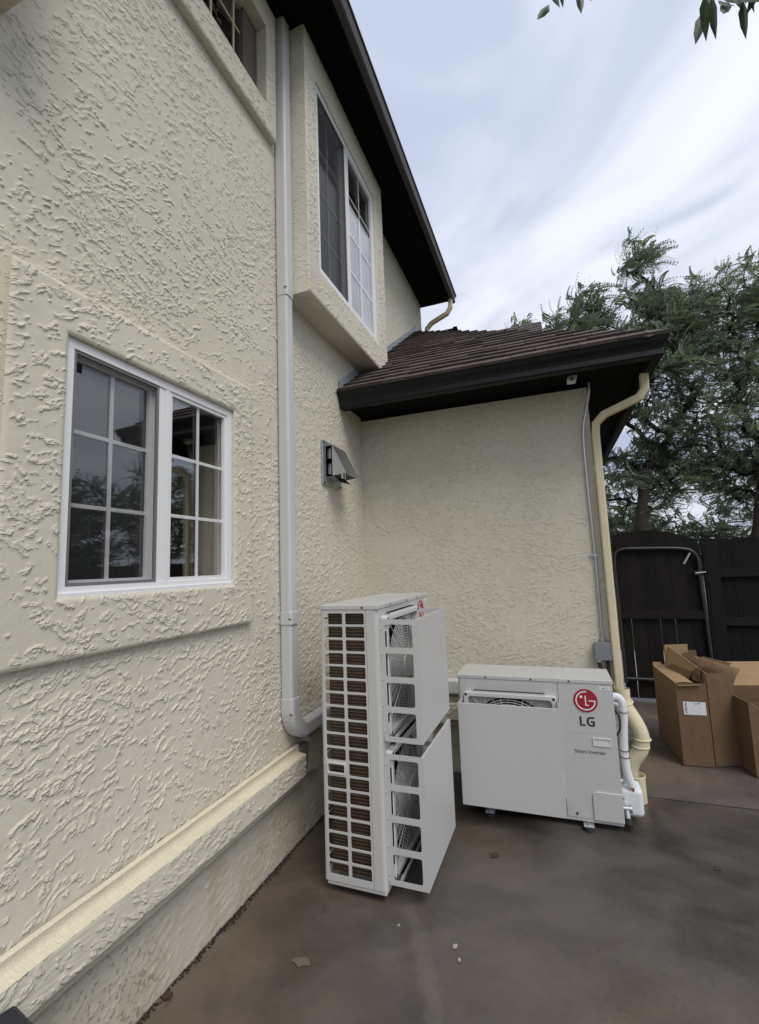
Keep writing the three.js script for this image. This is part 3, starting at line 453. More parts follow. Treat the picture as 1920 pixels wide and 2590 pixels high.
function tree(name, label, base, trunkPts, clumps, { seed = 1, perTip = 16, r0 = 0.0095, matIdx = 0, spread = 0.3, group, size = 1, gp = 2.35 } = {}) {
  const t = thing(name, label, 'tree', base, group), rnd = rngOf(seed), nodes = [];
  trunkPts.forEach((p, i) => nodes.push({ p: V(...p), par: i ? i - 1 : -1, r: 0, w: 0 }));
  const tips = [];
  for (const [cx, cy, cz, rx, ry, rz, n] of clumps) for (let k = 0; k < n; k++) { let a, b, c; do { a = rnd() * 2 - 1; b = rnd() * 2 - 1; c = rnd() * 2 - 1; } while (a * a + b * b + c * c > 1); const q = Math.cbrt(Math.sqrt(a * a + b * b + c * c) + 0.02) ; tips.push(V(cx + a * rx * q, cy + b * ry * q, cz + c * rz * q)); }
  const top = nodes[nodes.length - 1].p;
  const key = tips.map((p) => [p.distanceTo(top) * 0.7 + Math.max(0, p.y - top.y) * 0.5, p]).sort((a, b) => a[0] - b[0]);
  const ends = [];
  for (const [, p] of key) {
    let best = -1, bd = 1e9; nodes.forEach((n, i) => { if (i < Math.min(2, trunkPts.length - 1)) return; const d = n.p.distanceTo(p) + (n.p.y > p.y + 0.15 ? 0.8 * (n.p.y - p.y) : 0); if (d < bd) { bd = d; best = i; } });
    const a = nodes[best].p, L = a.distanceTo(p), m = a.clone().lerp(p, 0.5).add(V((rnd() - 0.5) * L * 0.25, L * 0.10 + (rnd() - 0.5) * L * 0.15, (rnd() - 0.5) * L * 0.25));
    nodes.push({ p: m, par: best, r: 0, w: 0 }); nodes.push({ p, par: nodes.length - 1, r: 0, w: 0 }); ends.push(nodes.length - 1);
  }
  const acc = new Float64Array(nodes.length); const kids = new Int32Array(nodes.length);
  for (let i = nodes.length - 1; i >= 0; i--) { const n = nodes[i]; n.r = kids[i] ? Math.pow(acc[i], 1 / gp) : r0; if (n.par >= 0) { acc[n.par] += Math.pow(n.r, gp); kids[n.par]++; } }
  const wood = { trunk: [], branches: [] };
  nodes.forEach((n, i) => { if (n.par < 0) return; const a = nodes[n.par], d = n.p.clone().sub(a.p), L = d.length(); if (L < 1e-3) return; const ra = Math.min(a.r, i < trunkPts.length ? a.r : n.r * 1.25), rb = n.r, big = i < trunkPts.length, g = new THREE.CylinderGeometry(rb, ra, L * 1.03, big ? 10 : rb > 0.03 ? 7 : 4, big ? 3 : 1, true);
    if (big) { const p = g.attributes.position; for (let k = 0; k < p.count; k++) { const s = 1 + 0.16 * (vnoise(p.getX(k) * 30 + 50, p.getY(k) * 5 + i * 9 + p.getZ(k) * 30) - 0.5); p.setX(k, p.getX(k) * s); p.setZ(k, p.getZ(k) * s); } }
    g.applyQuaternion(new THREE.Quaternion().setFromUnitVectors(V(0, 1, 0), d.normalize())); g.translate((a.p.x + n.p.x) / 2, (a.p.y + n.p.y) / 2, (a.p.z + n.p.z) / 2); (big ? wood.trunk : wood.branches).push(g); });
  const tk = mesh('trunk', merge(...wood.trunk), M.bark, t); const br = mesh('branches', merge(...wood.branches), M.bark, t);
  const each = Math.ceil(ends.length * perTip / 2);
  const crown = new THREE.Group(); crown.name = 'crown'; t.add(crown);
  const D = new THREE.Object3D(), c = new THREE.Color();
  [0, 1].forEach((v) => {
    const im = new THREE.InstancedMesh(fronds[v], leafMats[(matIdx + v) % 3], each); im.name = 'foliage'; im.userData.kind = 'stuff'; im.castShadow = im.receiveShadow = true;
    for (let k = 0; k < each; k++) {
      const e = nodes[ends[(k * 2 + v) % ends.length]], a = nodes[e.par].p, s = 0.15 + rnd() * 1.0, out = e.p.clone().sub(a).normalize();
      const p = a.clone().lerp(e.p, Math.min(1.15, s)).add(V((rnd() - 0.5) * spread, (rnd() - 0.5) * spread * 0.8, (rnd() - 0.5) * spread));
      const az = rnd() * Math.PI * 2, dir = V(Math.cos(az), 0.15 + rnd() * 0.5, Math.sin(az)).addScaledVector(out, 0.5).normalize();
      D.position.copy(p); D.rotation.set(0, 0, 0); D.quaternion.setFromUnitVectors(V(1, 0, 0), dir); D.rotateX((rnd() - 0.5) * 1.2); const z = size * (0.65 + rnd() * 0.6); D.scale.set(z, z, z); D.updateMatrix(); im.setMatrixAt(k, D.matrix);
      const q = 0.75 + rnd() * 0.5; c.setRGB(q * (0.95 + rnd() * 0.15), q, q * (0.85 + rnd() * 0.25)); im.setColorAt(k, c);
    }
    crown.add(im);
  });
  return t;
}
// the big locust beyond the fence, its neighbours, and the row along the side of the yard that the windows mirror
tree('locust_tree', 'feathery green locust tree rising highest behind the gate, with a thin pointed top', [3.0, -0.12, -9.3], [[0, 0, 0], [-0.1, 1.2, 0], [0.05, 2.3, 0.1], [0.25, 3.3, 0]],
[[0.45, 5.2, 0, 1.0, 1.4, 1.0, 130], [-0.7, 5.2, 0, 1.1, 1.1, 0.9, 100], [0.5, 6.95, 0, 0.34, 0.95, 0.4, 32], [-1.5, 5.85, 0.2, 0.6, 0.55, 0.55, 40], [-0.6, 6.35, 0, 0.65, 0.55, 0.5, 44], [0.9, 6.1, 0, 0.6, 0.6, 0.5, 36], [0.3, 3.3, -0.4, 1.2, 0.8, 0.7, 60], [-0.5, 2.7, -0.7, 0.7, 0.7, 0.4, 26]], { seed: 11, perTip: 13, spread: 0.24 });
tree('locust_tree', 'dense dark green locust tree with two leaning trunks behind the fence', [4.45, -0.12, -9.6], [[0, 0, 0], [0.15, 1.0, 0], [0.4, 2.2, 0.1], [0.6, 3.2, 0.1]],
[[0.4, 4.6, 0, 1.5, 1.5, 1.1, 180], [0.8, 6.2, 0, 1.1, 0.75, 0.8, 75], [-0.3, 6.0, 0, 0.6, 0.7, 0.6, 40], [-0.6, 3.5, -0.3, 1.1, 0.8, 0.7, 80], [0.9, 3.0, -0.5, 1.1, 0.8, 0.6, 70]], { seed: 23, perTip: 14, matIdx: 1, spread: 0.28 });
tree('locust_tree', 'spreading locust tree further along the fence, past the dense one', [6.6, -0.12, -10.4], [[0, 0, 0], [-0.1, 1.3, 0], [0, 2.5, 0], [-0.2, 3.4, 0]],
  [[-0.4, 5.0, 0, 1.6, 1.7, 1.3, 150], [-1.0, 6.6, 0.1, 0.9, 0.8, 0.7, 45], [-0.8, 3.2, 0.3, 1.2, 0.9, 0.8, 60]], { seed: 37, perTip: 12, spread: 0.26 });
tree('shrub', 'low leafy tree filling the gap behind the gate boards', [3.2, -0.12, -9.9], [[0, 0, 0], [0.05, 0.6, -0.6], [0.15, 1.2, -1.2]], [[0.2, 1.9, -1.4, 0.8, 0.6, 0.5, 40], [1.8, 1.9, -2.4, 0.9, 0.6, 0.5, 40]], { seed: 41, perTip: 12, matIdx: 2 });
tree('shrub', 'broad leafy bush seen low over the fence boards', [5.6, -0.12, -12.4], [[0, 0, 0], [0.05, 0.6, 0], [0.1, 1.1, 0]], [[-1.6, 2.0, 0, 1.2, 1.0, 0.6, 70], [0.4, 2.1, 0, 1.3, 1.1, 0.6, 80]], { seed: 43, perTip: 12, matIdx: 1, size: 1.4 });
tree('shrub', 'leafy bush behind the hinge side of the gate', [3.0, -0.12, -12.0], [[0, 0, 0], [0.05, 0.6, 0], [0.1, 1.1, 0]], [[-0.2, 2.2, 0, 1.2, 1.1, 0.6, 80]], { seed: 44, perTip: 12, matIdx: 2, size: 1.4 });
tree('yard_tree', 'round leafed tree of middling height along the side of the yard', [10.5, -0.12, -8.5], [[0, 0, 0], [0.1, 0.9, 0], [0, 1.7, 0]], [[0, 3.0, 0, 1.7, 1.5, 1.7, 130]], { seed: 51, perTip: 16, size: 1.5, matIdx: 1, group: 'trees along the side of the yard' });
tree('yard_tree', 'tallest of the round leafed trees along the side of the yard', [10.2, -0.12, -11.6], [[0, 0, 0], [-0.1, 0.9, 0], [0, 1.9, 0]], [[0, 3.5, 0, 1.8, 1.8, 1.8, 130]], { seed: 52, perTip: 16, size: 1.5, group: 'trees along the side of the yard' });
tree('yard_tree', 'lowest of the round leafed trees along the side of the yard', [10.8, -0.12, -5.4], [[0, 0, 0], [-0.1, 0.8, 0], [0, 1.5, 0]], [[0, 2.5, 0, 1.6, 1.3, 1.6, 110]], { seed: 53, perTip: 16, size: 1.5, matIdx: 2, group: 'trees along the side of the yard' });
// ash tree beside the patio: its lowest twigs hang into the top of the picture
{
  const t = thing('ash_tree', 'ash tree beside the patio whose pointed leaves hang over it', 'tree', [5.2, -0.12, -0.6]), rnd = rngOf(91);
  const limb = (pts, r) => { const gs = []; for (let i = 0; i + 1 < pts.length; i++) { const a = V(...pts[i]), b = V(...pts[i + 1]), d = b.clone().sub(a), g = new THREE.CylinderGeometry(lerp(r[0], r[1], (i + 1) / (pts.length - 1)), lerp(r[0], r[1], i / (pts.length - 1)), d.length() * 1.03, 8, 1, true); g.applyQuaternion(new THREE.Quaternion().setFromUnitVectors(V(0, 1, 0), d.normalize())); g.translate((a.x + b.x) / 2, (a.y + b.y) / 2, (a.z + b.z) / 2); gs.push(g); } return merge(...gs); };
  mesh('trunk', limb([[0, 0, 0], [0.03, 1.5, 0], [-0.05, 3.2, 0.05], [-0.1, 4.6, 0]], [0.15, 0.09]), M.bark, t);
  mesh('limb', limb([[-0.08, 4.3, 0.02], [-1.0, 4.75, -0.6], [-2.0, 4.75, -1.1], [-2.7, 4.45, -1.38]], [0.05, 0.008]), M.bark, t);
  mesh('limb', limb([[-2.0, 4.75, -1.1], [-2.6, 4.82, -1.25], [-3.15, 4.62, -1.4]], [0.02, 0.006]), M.bark, t);
  mesh('limb', limb([[-0.08, 4.0, 0.02], [0.8, 4.9, 0.3], [1.4, 5.3, 0.5]], [0.05, 0.02]), M.bark, t);
  const leaf = (p, dir, L) => { const d = V(...dir).normalize(), s = d.clone().cross(V(0.3, 0.2, 1)).normalize(), n = d.clone().cross(s), P = V(...p), q = (a, b, c) => P.clone().addScaledVector(d, a * L).addScaledVector(s, b * L).addScaledVector(n, c * L).toArray(); return tri([q(0, 0, 0), q(0.3, 0.13, 0.03), q(0.65, 0.10, 0.03), q(1, 0, 0), q(0.65, -0.10, 0.03), q(0.3, -0.13, 0.03), q(0.5, 0, 0)], [[0, 1, 6], [1, 2, 6], [2, 3, 6], [3, 4, 6], [4, 5, 6], [5, 0, 6]]); };
  const lm = new THREE.MeshPhysicalMaterial({ color: col(0.035, 0.07, 0.025), roughness: 0.5, transmission: 0.2, thickness: 0, side: THREE.DoubleSide });
  const cluster = (c, n, r) => { for (let k = 0; k < n; k++) mesh('leaf', leaf([c[0] + (rnd() - 0.5) * r, c[1] + (rnd() - 0.5) * r * 0.5, c[2] + (rnd() - 0.5) * r], [(rnd() - 0.5) * 1.3, -0.6 - rnd(), (rnd() - 0.5) * 1.3], 0.12 + rnd() * 0.06), lm, t); };
  cluster([-2.75, 4.05, -1.38], 26, 0.26); cluster([-2.62, 4.25, -1.36], 24, 0.3); cluster([-2.45, 4.45, -1.3], 16, 0.34); cluster([-3.38, 4.42, -1.42], 14, 0.3); cluster([-3.2, 4.55, -1.4], 16, 0.32);
  // the twigs that carry them
  mesh('twig', limb([[-2.7, 4.45, -1.38], [-2.76, 4.25, -1.39], [-2.75, 4.05, -1.38]], [0.006, 0.003]), M.bark, t); mesh('twig', limb([[-3.15, 4.62, -1.4], [-3.3, 4.55, -1.42], [-3.4, 4.43, -1.42]], [0.006, 0.003]), M.bark, t);
}
// ------------------------------------------------------------------ litter on the patio
{
  const chip = (n, label, x, z, r, mat, thick = 0.004, seed = 1) => { const k = rngOf(seed), s = new THREE.Shape(); for (let i = 0; i < 9; i++) { const a = i / 9 * Math.PI * 2, q = r * (0.55 + 0.6 * k()); i ? s.lineTo(q * Math.cos(a), q * Math.sin(a) * 0.7) : s.moveTo(q, 0); } const g = extrude(s, thick, 0.001); g.rotateX(-Math.PI / 2); g.rotateY(k() * 6); g.translate(x, 0.0025, z); return single(n, label, n === 'dry_leaf' ? 'leaf' : 'debris', g, mat); };
  const plaster = std([0.125, 0.105, 0.075], 0.9), brown = std([0.05, 0.03, 0.02], 0.9), pale = std([0.35, 0.32, 0.27], 0.9);
  chip('render_flake', 'thin tan render flake lying flat on the patio near the wall', 0.45, -1.88, 0.045, plaster, 0.002, 3);
  chip('render_flake', 'small pale render crumb on the open patio', 1.05, -2.15, 0.014, pale, 0.006, 4);
  chip('render_flake', 'tiny white render crumb beside the pale one', 1.078, -2.085, 0.008, pale, 0.006, 5);
  chip('dry_leaf', 'curled brown dry leaf in front of the low unit', 1.132, -2.834, 0.03, brown, 0.005, 6);
  chip('dry_leaf', 'thin brown dry leaf out on the open concrete', 2.249, -3.054, 0.025, brown, 0.003, 7);
  chip('debris_clod', 'dark crumb of dirt against the foot of the wall', 0.035, -1.575, 0.022, brown, 0.012, 8);
  chip('debris_clod', 'tiny white speck on the concrete near the tall unit', 0.78, -2.19, 0.006, pale, 0.004, 9);
}

{ // soil and leaf crumbs caught in the joint between wall and patio
  const g = new THREE.IcosahedronGeometry(1, 0), im = new THREE.InstancedMesh(g, std([0.022, 0.018, 0.014], 0.95), 900), rnd = rngOf(61), D = new THREE.Object3D();
  for (let k = 0; k < 900; k++) { const z = -0.9 - rnd() * 2.7, w = 0.5 + fbm(z * 5, 3, 3); D.position.set(0.006 + rnd() * rnd() * 0.03 * w, 0.002, z); D.rotation.set(rnd() * 6, rnd() * 6, rnd() * 6); const q = (0.002 + rnd() * 0.0045) * w; D.scale.set(q, q * 0.6, q * 1.4); D.updateMatrix(); im.setMatrixAt(k, D.matrix); }
  im.name = 'soil_crumbs'; im.castShadow = im.receiveShadow = true; im.userData = { kind: 'stuff', label: 'dark soil crumbs along the joint of wall and patio', category: 'dirt' }; scene.add(im);
}

// ------------------------------------------------------------------ outdoor units
const font = await new FontLoader().loadAsync('fonts/droid/droid_sans_bold.typeface.json');
const fontR = await new FontLoader().loadAsync('fonts/droid/droid_sans_regular.typeface.json');
const text = (s, size, f = font, depth = 0.0012) => { const g = new TextGeometry(s, { font: f, size, depth, curveSegments: 4, bevelEnabled: false }); g.computeBoundingBox(); return g; };
const finTex = tex(64, 512, (x, y) => { const f = y * 40, k = f - Math.floor(f), n = 0.7 + 0.6 * vnoise(x * 30, y * 300); const c = k < 0.4 ? [0.115, 0.072, 0.036] : [0.022, 0.015, 0.011]; return c.map((q) => toS(q * n)); }, true, 2);
M.coil = new THREE.MeshStandardMaterial({ map: finTex, roughness: 0.6, side: THREE.DoubleSide });
M.acPaint.bumpMap = tex(256, 256, (x, y) => { const v = fbm(x * 70, y * 70, 2); return [v, v, v]; }, false, 6); M.acPaint.bumpScale = 0.00025;

// local frame: x along the width from the coil side, y up, z = 0 the front face
function acUnit(root, H, fans, o) {
  const W = 0.96, Dp = 0.33, B = 0.06, T = B + H, add = (n, g, m, p = root) => mesh(n, g, m, p);
  // coil-side grille: two columns of openings
  const rows = o.rows, pitch = o.pitch, oh = o.open, top = T - o.first;
  const sh = rectShape(-Dp, -0.067, B, T - 0.02);             // shape in (z, y)
  const holes = [];
  for (let r = 0; r < rows; r++) for (let c = 0; c < 2; c++) { const z0 = -Dp + 0.018 + c * 0.126, y1 = top - r * pitch, s = o.grip === r && c === 0 ? 0.008 : 0; holes.push([z0 + s, z0 + 0.109 - s, y1 - oh + s, y1 - s]); sh.holes.push(rectShape(z0 + s, z0 + 0.109 - s, y1 - oh + s, y1 - s, 0.009, THREE.Path)); }
  const side = extrude(sh, 0.0035); side.rotateY(-Math.PI / 2); side.translate(0.0035, 0, 0);
  add('side_grille', side, M.acPaint);
  if (o.grip != null) { const h = holes[o.grip * 2], q = rectShape(h[0] - 0.007, h[1] + 0.007, h[2] - 0.007, h[3] + 0.007, 0.009); q.holes.push(rectShape(h[0], h[1], h[2], h[3], 0.006, THREE.Path)); const g = extrude(q, 0.006); g.rotateY(-Math.PI / 2); add('grip_frame', g, M.acPlastic); }
  add('coil', merge(box(0.03, 0.052, B + 0.03, T - 0.03, -Dp + 0.05, -0.05), box(0.03, W - 0.3, B + 0.03, T - 0.03, -Dp + 0.028, -Dp + 0.05)), M.coil);
  add('back_frame', merge(box(0, 0.012, B, T - 0.02, -Dp - 0.003, -Dp + 0.003), box(W - 0.3, W, B, T - 0.02, -Dp - 0.001, -Dp + 0.002), box(0.012, W - 0.3, B, B + 0.04, -Dp - 0.001, -Dp + 0.002), ...[...Array(Math.floor(H / 0.1)).keys()].map((k) => box(0.012, W - 0.3, B + 0.1 + k * 0.1, B + 0.106 + k * 0.1, -Dp - 0.001, -Dp + 0.002))), M.acPaint);
  // rounded corner post between grille and front
  const cs = new THREE.Shape(); cs.moveTo(0, 0.065); cs.lineTo(0, 0.024); cs.quadraticCurveTo(0, 0, 0.024, 0); cs.lineTo(0.036, 0); cs.lineTo(0.036, 0.004); cs.lineTo(0.024, 0.004); cs.quadraticCurveTo(0.004, 0.004, 0.004, 0.024); cs.lineTo(0.004, 0.065);
  const post = extrude(cs, H - 0.02, 0, 6); post.rotateX(-Math.PI / 2); post.scale(1, 1, -1); { const i = post.index; } post.translate(0, B, 0); post.scale(1, 1, -1); post.scale(1, 1, 1);
  const pp = post.attributes.position; let zmax = -9; for (let i = 0; i < pp.count; i++) zmax = Math.max(zmax, pp.getZ(i)); if (zmax > 0.01) for (let i = 0; i < pp.count; i++) pp.setZ(i, -pp.getZ(i)); post.computeVertexNormals();
  add('corner_post', post, M.acPaint);
  // fan-side front sheet with round openings
  const fp = rectShape(0.0365, 0.64, B, T - 0.02);
  for (const f of fans) { const c = new THREE.Path(); c.absarc(f.x, f.y, 0.275, 0, Math.PI * 2, true); fp.holes.push(c); }
  const front = extrude(fp, 0.004, 0, 24); front.translate(0, 0, -0.004); add('front_panel', front, M.acPaint);
  add('service_panel', rbox(0.642, W, B, T - 0.02, -0.02, 0, 0.003), M.acPaint);
  add('end_panel', box(W - 0.004, W + 0.001, B, T - 0.021, -Dp, -0.021), M.acPaint);
  add('partition', merge(box(0.645, 0.65, B, T - 0.02, -Dp + 0.01, -0.022), box(0.06, 0.64, B, B + 0.01, -Dp + 0.06, -0.01)), M.galv);
  const lid = add('top_cover', rbox(-0.004, W + 0.004, T - 0.026, T, -Dp - 0.004, 0.004, 0.005), M.acPaint);
  for (const [sx, sz] of [[0.19, 0.0045], [0.48, 0.0045], [0.71, 0.0045]]) { const g = new THREE.CylinderGeometry(0.006, 0.006, 0.003, 10); g.rotateX(Math.PI / 2); g.translate(sx, T - 0.014, sz); add('screw', g, M.acDark, lid); }
  { const g = new THREE.CylinderGeometry(0.006, 0.006, 0.003, 10); g.rotateZ(Math.PI / 2); g.translate(-0.005, T - 0.014, -0.085); add('screw', g, M.acDark, lid); }
  add('base_pan', rbox(0.004, W - 0.004, B - 0.022, B + 0.003, -Dp + 0.003, -0.003, 0.006), M.acPaint);
  for (const fx of [0.17, 0.76]) { const ft = add('foot', merge(rbox(fx - 0.03, fx + 0.03, 0.022, 0.034, -Dp - 0.03, 0.035, 0.004), box(fx - 0.028, fx + 0.028, 0.034, B - 0.02, -Dp + 0.02, -0.02)), M.galv); for (const fz of [0.018, -Dp - 0.012]) { const g = new THREE.CylinderGeometry(0.026, 0.03, 0.022, 16); g.translate(fx, 0.011, fz); add('rubber_pad', g, M.rubber, ft); const b = new THREE.CylinderGeometry(0.009, 0.009, 0.016, 6); b.translate(fx, 0.041, fz); add('bolt', b, M.steel, ft); } }
  // fans
  for (const f of fans) {
    const R = 0.285, bez = rectShape(f.x - 0.29, f.x + 0.29, f.y - R - 0.015, f.y + R + 0.015, 0.02); bez.holes.push(rectShape(f.x - 0.268, f.x + 0.268, f.y - R + 0.006, f.y + R - 0.006, 0.03, THREE.Path));
    const bg = extrude(bez, 0.03, 0.003, 28); bg.translate(0, 0, 0.004);
    const guard = add('fan_guard', bg, M.acPlastic);
    const rings = [];
    for (let r = 0.075; r < 0.275; r += 0.0145) { const t = new THREE.TorusGeometry(r, 0.0021, 4, 56); t.translate(f.x, f.y, 0.045 - 0.02 * (r / 0.275) ** 2); rings.push(t); }
    for (let k = 0; k < 36; k++) { const a = k / 36 * Math.PI * 2 + 0.1, c = Math.cos(a + 0.1), s = Math.sin(a + 0.1), e = Math.min(0.27 / Math.abs(c), 0.282 / Math.abs(s)); rings.push(bar([f.x + 0.06 * Math.cos(a), f.y + 0.06 * Math.sin(a), 0.046], [f.x + e * c, f.y + e * s, 0.022], k % 3 ? 0.0014 : 0.0026, 5)); }
    add('guard_wires', merge(...rings), M.wire, guard);
    const capg = new THREE.CylinderGeometry(0.07, 0.074, 0.008, 32); capg.rotateX(Math.PI / 2); capg.translate(f.x, f.y, 0.046); add('guard_cap', capg, M.acPlastic, guard);
    // pierced strips that stand off the rim: real slots over a hollow
    const strip = (n) => { const s = rectShape(-0.225, 0.225, 0.006, 0.032); for (let k = 0; k < n; k++) s.holes.push(rectShape(-0.21 + k * 0.0115, -0.204 + k * 0.0115, 0.012, 0.026, 0, THREE.Path)); return extrude(s, 0.0012); };
    const top = strip(38); top.rotateX(-Math.PI / 2); top.scale(1, 1, -1); top.translate(f.x, f.y + R + 0.029, 0); add('vent_strip', top, M.acPlastic, guard);
    const sd = strip(38); sd.rotateX(-Math.PI / 2); sd.scale(1, 1, -1); sd.rotateZ(Math.PI / 2); sd.translate(f.x - 0.2965, f.y, 0); add('vent_strip', sd, M.acPlastic, guard);
    add('strip_edge', box(f.x - 0.226, f.x + 0.226, f.y + R + 0.0182, f.y + R + 0.0289, 0.031, 0.0325), M.acPlastic, guard);
    for (const [a, b] of [[-1, 1], [1, 1], [-1, -1], [1, -1]]) { const g = new THREE.CylinderGeometry(0.009, 0.009, 0.002, 12); g.rotateX(Math.PI / 2); g.translate(f.x + a * 0.278, f.y + b * 0.287, 0.0375); add('screw', g, M.acDark, guard); }
    // propeller
    const hub = new THREE.CylinderGeometry(0.062, 0.07, 0.11, 24); hub.rotateX(Math.PI / 2); hub.translate(f.x, f.y, -0.075); const prop = add('fan_hub', hub, M.fan);
    for (let k = 0; k < 3; k++) { const g = new THREE.PlaneGeometry(1, 1, 10, 6), p = g.attributes.position; for (let i = 0; i < p.count; i++) { const s = p.getX(i) + 0.5, t = p.getY(i) + 0.5, r = lerp(0.06, 0.262, t), a = k * 2.0944 + (s - 0.5) * lerp(1.5, 1.35, t) + t * 0.5; p.setXYZ(i, f.x + r * Math.cos(a), f.y + r * Math.sin(a), -0.075 + (s - 0.5) * 0.10 + 0.02 * Math.sin(s * 3.1)); } g.computeVertexNormals(); add('fan_blade', g, M.fan, prop); }
    const shr = new THREE.CylinderGeometry(0.273, 0.273, 0.1, 40, 1, true); shr.rotateX(Math.PI / 2); shr.translate(f.x, f.y, -0.055); add('shroud', shr, M.fan, prop);
    // bolt-on air guide: plate standing off the guard, slotted cheeks on both ends
    const [g0, g1] = [f.gy0, f.gy1], x0 = 0.034, x1 = 0.636, zo = 0.205, n = 4, gap = (g1 - g0 - 0.026 * 2 - n * 0.117) / (n - 1);
    const guide = add('air_guide', merge(box(x0, x1, g0, g1, zo - 0.0016, zo), box(x0 + 0.0016, x1 - 0.0016, g1 - 0.0016, g1, zo - 0.014, zo - 0.0017)), M.acPaint);
    for (const xs of [x0, x1 - 0.0016]) {
      const s = rectShape(0.003, zo - 0.0018, g0, g1); for (let k = 0; k < n; k++) { const y1 = g1 - 0.026 - k * (0.117 + gap); s.holes.push(rectShape(0.026, zo - 0.03, y1 - 0.117, y1, 0.012, THREE.Path)); }
      const g = extrude(s, 0.0016); g.rotateY(-Math.PI / 2); g.translate(xs + 0.0016, 0, 0);
      add('cheek_plate', g, M.acPaint, guide);
      add('flange', box(xs === x0 ? xs - 0.012 : xs, xs === x0 ? xs + 0.0016 : xs + 0.0136, g0 + 0.02, g1 - 0.02, 0.0005, 0.003), M.acPaint, guide);
    }
    for (let k = 0; k < 5; k++) { const g = new THREE.SphereGeometry(0.005, 8, 6); g.translate(x0 - 0.006, lerp(g0 + 0.05, g1 - 0.05, k / 4), 0.0045); add('rivet', g, M.steel, guide); }
    // cross bars that brace the plate
    add('brace', box(x0 + 0.002, x1 - 0.002, g0 + 0.012, g0 + 0.032, 0.06, 0.063), M.acPaint, guide);
  }
  // emblem, lettering, recessed grip
  const E0 = o.emblem, e = add('emblem', (() => { const g = new THREE.CylinderGeometry(0.07, 0.07, 0.003, 40); g.rotateX(Math.PI / 2); g.translate(E0[0], E0[1], 0.0016); return g; })(), M.red);
  { const zf = 0.0033, s = new THREE.Shape(), r0 = 0.0505, r1 = 0.058, a0 = 0.0, a1 = -Math.PI * 1.55;   // open ring with a bar into it, the L, and the dot
    s.absarc(E0[0], E0[1], r1, a0, a1, true); s.absarc(E0[0], E0[1], r0, a1, a0, false);
    const ring = new THREE.ShapeGeometry(s, 40); ring.translate(0, 0, zf);
    const barg = box(E0[0] + 0.018, E0[0] + 0.0575, E0[1] - 0.0035, E0[1] + 0.0035, zf - 0.001, zf + 0.0002), l1 = box(E0[0] - 0.0035, E0[0] + 0.0035, E0[1] - 0.03, E0[1] + 0.03, zf - 0.001, zf + 0.0003), l2 = box(E0[0] - 0.0035, E0[0] + 0.018, E0[1] - 0.03, E0[1] - 0.0235, zf - 0.001, zf + 0.0004);
    const dot = new THREE.CircleGeometry(0.0085, 16); dot.translate(E0[0] - 0.024, E0[1] + 0.022, zf);
    add('emblem_mark', merge(ring, barg, l1, l2, dot), M.white, e); }
  { const g = text('LG', 0.057); g.translate(E0[0] - (g.boundingBox.max.x + g.boundingBox.min.x) / 2, E0[1] - 0.153, 0.0002); add('lettering', g, M.ink); }
  if (o.words) { const g = text('Smart Inverter', 0.0195, fontR); g.translate(E0[0] + 0.002 - (g.boundingBox.max.x + g.boundingBox.min.x) / 2, E0[1] - 0.315, 0.0002); add('lettering', g, M.ink); }
  { const s = rectShape(0.822, 0.924, o.gripY - 0.024, o.gripY + 0.024, 0.005); s.holes.push(rectShape(0.829, 0.917, o.gripY - 0.017, o.gripY + 0.017, 0.003, THREE.Path)); const g = extrude(s, 0.004, 0.001); g.translate(0, 0, 0.0005); const h = add('grip', g, M.acPlastic); add('grip_recess', hexa([0.829, o.gripY - 0.017, 0.0042], [0.917, o.gripY - 0.017, 0.0042], [0.917, o.gripY + 0.017, 0.0006], [0.829, o.gripY + 0.017, 0.0006], [0.829, o.gripY - 0.018, 0.0008], [0.917, o.gripY - 0.018, 0.0008], [0.917, o.gripY + 0.018, 0.0002], [0.829, o.gripY + 0.018, 0.0002]), M.acPlastic, h); }
  add('panel_crease', box(0.69, W - 0.012, o.gripY + 0.05, o.gripY + 0.0515, 0.0002, 0.0012), M.acPaint);
  return { W, Dp, B, T, add };
}
